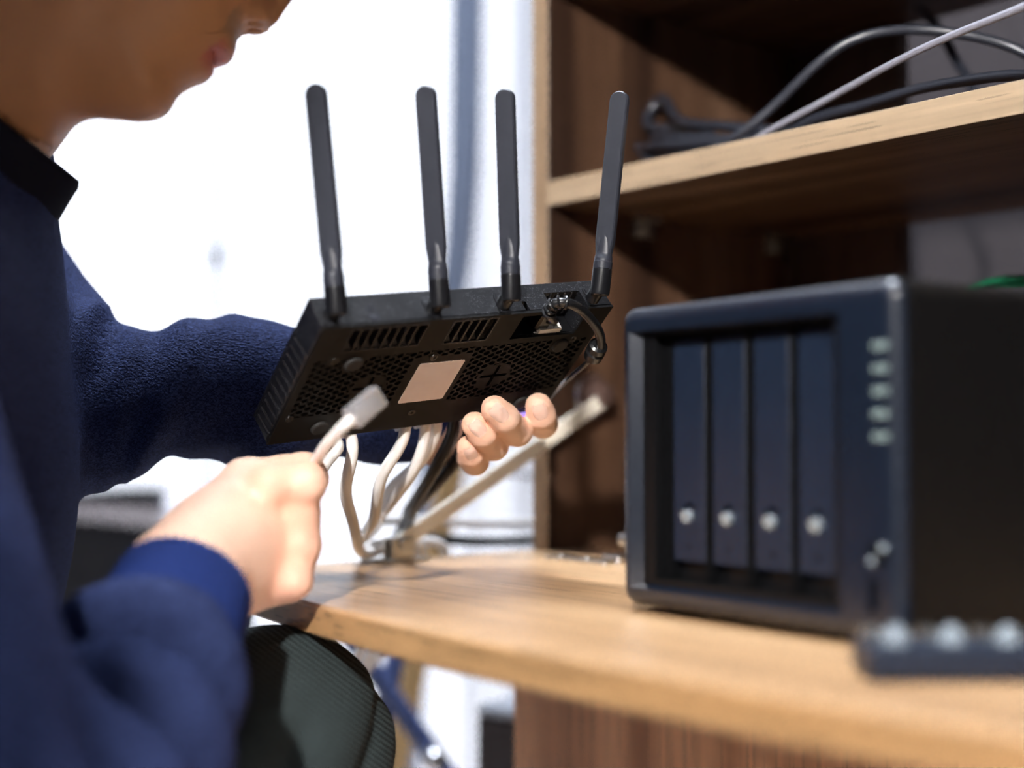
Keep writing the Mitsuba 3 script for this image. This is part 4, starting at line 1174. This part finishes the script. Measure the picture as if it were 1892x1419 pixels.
# nails on the left hand
for n in LH:
    pts_, rs_ = LH[n]
    a, b = pts_[2], pts_[3]
    ax = (b - a) / np.linalg.norm(b - a)
    v = O3 - b
    v /= np.linalg.norm(v)
    nn = v - ax * (v @ ax) + 0.55 * RM[:, 0] * 0.0
    nn = nn / np.linalg.norm(nn)
    w_ = np.cross(nn, ax)
    r = rs_[3]
    th_ = np.linspace(-1.0, 1.0, 13)
    g = []
    lens_ = np.linspace(-0.006, 0.0072, 9)
    for i, l in enumerate(lens_):
        half = 0.0052 * (1 - 0.25 * (abs(l - .001) / .008) ** 3) * (r / .009)
        for t in th_:
            ang = t * half / r
            rr = r + 0.0006 - max(0, l - 0.0035) * 0.32 - 0.0006 * (abs(t) ** 4)
            g.append(b + ax * l + rr * (math.cos(ang) * nn + math.sin(ang) * w_))
    g = np.array(g)
    i, j = np.meshgrid(np.arange(8), np.arange(12), indexing='ij')
    q = np.stack([i * 13 + j, i * 13 + j + 1, (i + 1) * 13 + j + 1, (i + 1) * 13 + j], -1).reshape(-1, 4)
    f = np.vstack([q[:, [0, 1, 2]], q[:, [0, 2, 3]]])
    add('person__nail', trimesh.Trimesh(np.vstack([g, g - nn * .0012]), np.vstack([f, f[:, ::-1] + len(g)]), process=False), 'nail', smooth=True)

for s in (-1, 1):
    add('person__eye', trimesh.creation.icosphere(3, 0.0115), 'eye_white', smooth=True, to_world=T4().translate((chin0 + HR.T @ (np.array([-10.5, 31 * s, 117]) / 1000)).tolist()))


def hair_sd(p):
    q = ((p - chin0.astype(np.float32)) @ HR.T.astype(np.float32)) * 1000
    d = head_sd(p) * 1000 - 9
    line = np.interp(q[:, 0], [-200, -110, -90, -60, -20, 10], [20, 55, 120, 120, 175, 185])
    return smax(d, line - q[:, 2], 8) / 1000


add('person__hair', relax(snet(hair_sd, chin0 - [0.26, 0.17, 0.06], chin0 + [0.14, 0.18, 0.27], 0.006), 3), 'hair', 'short dark hair', smooth=True)

# sweater: trunk and both sleeves, with folds
CU_R = WR_R + (EL_R - WR_R) / np.linalg.norm(EL_R - WR_R) * 0.012      # where the right cuff ends
CU_L = WR_L + (EL_L - WR_L) / np.linalg.norm(EL_L - WR_L) * 0.010
dR, dL = (EL_R - WR_R) / np.linalg.norm(EL_R - WR_R), (EL_L - WR_L) / np.linalg.norm(EL_L - WR_L)


def sweater_sd(p):
    d = trunk_sd(p, 0.012)
    d = smax(d, (CZ - 0.46) - p[:, 2], 0.01)
    c2 = CU_R + dR * 0.052
    ar = smin(sd_cone(p, SH_R, EL_R, 0.066, 0.055), sd_cone(p, EL_R, c2, 0.055, 0.0375), 0.02)
    ar = smin(ar, sd_cone(p, c2 - dR * .002, c2 + dR * .010, 0.0375, 0.0385), 0.01)
    al = smin(sd_cone(p, SH_L, EL_L, 0.066, 0.0455), sd_cone(p, EL_L, P(500, 728, .905), 0.0455, 0.0415), 0.02)
    al = smin(al, sd_cone(p, P(500, 728, .905), CU_L, 0.0415, 0.0315), 0.02)
    d = smin(d, ar, 0.03)
    d = smin(d, al, 0.03)
    return d


def fold_disp(v):
    """Outward shift of the cloth: slanting folds round the sleeves, softer ones on the trunk."""
    out = np.zeros(len(v))
    for (w_, e_, s_, sl, amp, sd) in ((WR_L, EL_L, SH_L, 0.75, 0.0135, 1), (WR_R, EL_R, SH_R, 0.9, 0.006, 2)):
        ax = (e_ - w_)
        Lf = np.linalg.norm(ax)
        ax = ax / Lf
        t = (v - w_) @ ax
        rad = v - w_ - t[:, None] * ax
        near = np.exp(-np.maximum(np.linalg.norm(rad, axis=1) - 0.05, 0) / 0.012) * (t < Lf + 0.06)
        up = rad[:, 2]
        ph = (t + sl * up) * 26 + 1.6 * meshkit.fbm(v * 14, 2, sd)
        rid = 1 - np.abs(2 * (ph / 2.2 - np.floor(ph / 2.2)) - 1)
        big = meshkit.fbm(np.c_[(t + sl * up) * 20, rad[:, 1] * 9, up * 7], 3, sd + 5)
        ridge = rid ** 1.6 * (0.35 + meshkit.fbm(v * 11, 2, sd + 9)) + 1.3 * (big - 0.5)
        # tight rings near the elbow
        ring = np.exp(-((t - Lf * 0.93) / 0.05) ** 2) * np.sin((t + 0.25 * up) * 210 + 3 * meshkit.fbm(v * 16, 2, sd)) * 0.22
        fade = np.clip(t / 0.05, 0, 1)
        out += near * amp * (ridge - 0.25 + ring) * fade
    t = (v - CU_R) @ dR
    a_ = v - CU_R - t[:, None] * dR
    nearR = np.exp(-np.maximum(np.linalg.norm(a_, axis=1) - 0.05, 0) / 0.012)
    sl_ = t + 0.35 * a_[:, 2] + 0.006 * (meshkit.fbm(v * 30, 2, 77) - 0.5)
    for c0, w0, h0 in ((0.064, 0.010, 0.007), (0.082, 0.007, -0.012), (0.104, 0.012, 0.004), (0.124, 0.007, -0.011), (0.150, 0.014, 0.005), (0.174, 0.008, -0.012), (0.205, 0.02, 0.005)):
        out += nearR * h0 * np.exp(-((sl_ - c0) / w0) ** 2)
    out += 0.003 * (meshkit.fbm(v * np.array([22, 22, 9]), 3, 20) - 0.5)
    return out


sw = snet(sweater_sd, (-0.62, 0.42, CZ - 0.48), (-0.01, 1.10, CZ + 0.27), 0.0042)
sw = relax(sw, 4)
vn = meshkit.arrays(sw, True)[2]
sw.vertices = sw.vertices + vn * fold_disp(np.asarray(sw.vertices))[:, None]
add('person__sweater', sw, 'sweater_cloth', 'dark blue knitted sweater', smooth=True)


def cuff(end, dirn, r0, r1, L, sides=180, ribs=46):
    """A ribbed knit cuff; end: its open end at the hand."""
    zz = [(-0.0006, -.0030), (0.0, -.001), (0.0012, 0.0003), (0.004, 0.0)] + [(L * q, 0.0) for q in np.linspace(.12, .92, 10)] + [(L, -.002), (L + .004, -.006)]
    t = dirn / np.linalg.norm(dirn)
    a = np.cross(t, [0, 0, 1.0])
    a /= np.linalg.norm(a)
    b = np.cross(t, a)
    an = np.arange(sides) / sides * 2 * math.pi
    rows = []
    for z, dr_ in [(0.014, -.0055), (0.002, -.0045)] + zz:
        r = r0 + (r1 - r0) * min(max(z / L, 0), 1) + dr_ + (0.0010 * np.cos(an * ribs) if dr_ > -.002 else 0 * an)
        rows.append(end + t * z + r[:, None] * (np.cos(an)[:, None] * a + np.sin(an)[:, None] * b))
    v = np.array(rows).reshape(-1, 3)
    i, j = np.meshgrid(np.arange(len(rows) - 1), np.arange(sides), indexing='ij')
    q = np.stack([i * sides + j, i * sides + (j + 1) % sides, (i + 1) * sides + (j + 1) % sides, (i + 1) * sides + j], -1).reshape(-1, 4)
    m = trimesh.Trimesh(v, np.vstack([q[:, [0, 1, 2]], q[:, [0, 2, 3]]]), process=False)
    return m


add('person__cuff', cuff(CU_R, dR, 0.0330, 0.0368, 0.055), 'cuff_cloth', 'ribbed blue cuff of the right sleeve', smooth=True)
add('person__cuff', cuff(CU_L, dL, 0.0300, 0.0330, 0.03), 'cuff_cloth', smooth=True)

# collar: a standing band round the neck
cax = np.array([0.62, 0.05, 0.78])
cax /= np.linalg.norm(cax)
cb = NECK_BASE + np.array([-0.002, -0.012, -0.012])
rows = []
an = np.arange(90) / 90 * 2 * math.pi
ca_ = np.cross(cax, [0, 1.0, 0])
ca_ /= np.linalg.norm(ca_)
cb_ = np.cross(cax, ca_)
for l, r in ((-.03, .100), (-.012, .092), (.008, .084), (.03, .079), (.048, .078), (.0515, .0765), (.0515, .074), (.048, .0725), (.02, .0735), (-.02, .08)):
    rr = r + 0.002 * np.sin(an * 7 + l * 90)
    rows.append(cb + cax * l + rr[:, None] * (np.cos(an)[:, None] * ca_ + np.sin(an)[:, None] * cb_))
v = np.array(rows).reshape(-1, 3)
i, j = np.meshgrid(np.arange(len(rows) - 1), np.arange(90), indexing='ij')
q = np.stack([i * 90 + j, i * 90 + (j + 1) % 90, (i + 1) * 90 + (j + 1) % 90, (i + 1) * 90 + j], -1).reshape(-1, 4)
add('person__collar', trimesh.Trimesh(v, np.vstack([q[:, [0, 1, 2]], q[:, [0, 2, 3]]]), process=False), 'collar_cloth', 'black standing collar', smooth=True)

# trousers and shoes


def trouser_sd(p):
    d = sd_ell(p, PEL + [0.01, 0, 0.04], TRK_R, (0.125, 0.165, 0.16))
    for hip, kn, an_ in ((HIP_R, KN_R, AN_R), (HIP_L, KN_L, AN_L)):
        q = smin(sd_cone(p, hip, kn, 0.092, 0.0605), sd_cone(p, kn, an_ + (kn - an_) * .12, 0.0605, 0.055), 0.02)
        d = smin(d, q, 0.03)
    return smax(d, p[:, 2] - (CZ - 0.30) - np.where(p[:, 0] > -0.3, 1, 0), 0.01)


tr = relax(snet(trouser_sd, (-0.66, 0.55, 0.0), (0.0, 1.25, CZ - 0.08), 0.0055), 4)
vn = meshkit.arrays(tr, True)[2]
tv = np.asarray(tr.vertices)
ph = (tv @ np.array([0.70, 0.25, -0.40])) * 95 + 2.2 * meshkit.fbm(tv * 7, 2, 31)
tr.vertices = tv + vn * (0.0095 * (np.abs(np.sin(ph)) ** 0.7 - 0.6) * np.clip((CZ - 0.125 - tv[:, 2]) / 0.035, 0, 1))[:, None]
add('person__trousers', tr, 'trouser_cloth', 'dark green ribbed trousers', smooth=True)
for an_, toe, hd in ((AN_R, (0.20, 0.0), 0), (AN_L, (-0.16, -0.02), 1)):
    def shoe_sd(p, an_=an_, toe=toe):
        z0 = 0.035
        d = sd_cone(p, np.array([an_[0] - .045 * np.sign(toe[0]), an_[1], z0 + .012]), np.array([an_[0] + toe[0], an_[1] + toe[1], z0]), .042, .036)
        d = smin(d, sd_cone(p, an_, an_ + [0.02, 0, -.03], .043, .043), .03)
        return smax(d, 0.003 - p[:, 2], .004)
    add('person__shoe', relax(snet(shoe_sd, an_ - [.27, .12, .12], an_ + [.27, .12, .1], 0.006), 3), 'shoe_leather', smooth=True)
say('person', 'person in a dark blue sweater and dark trousers bending over the router', 'person')
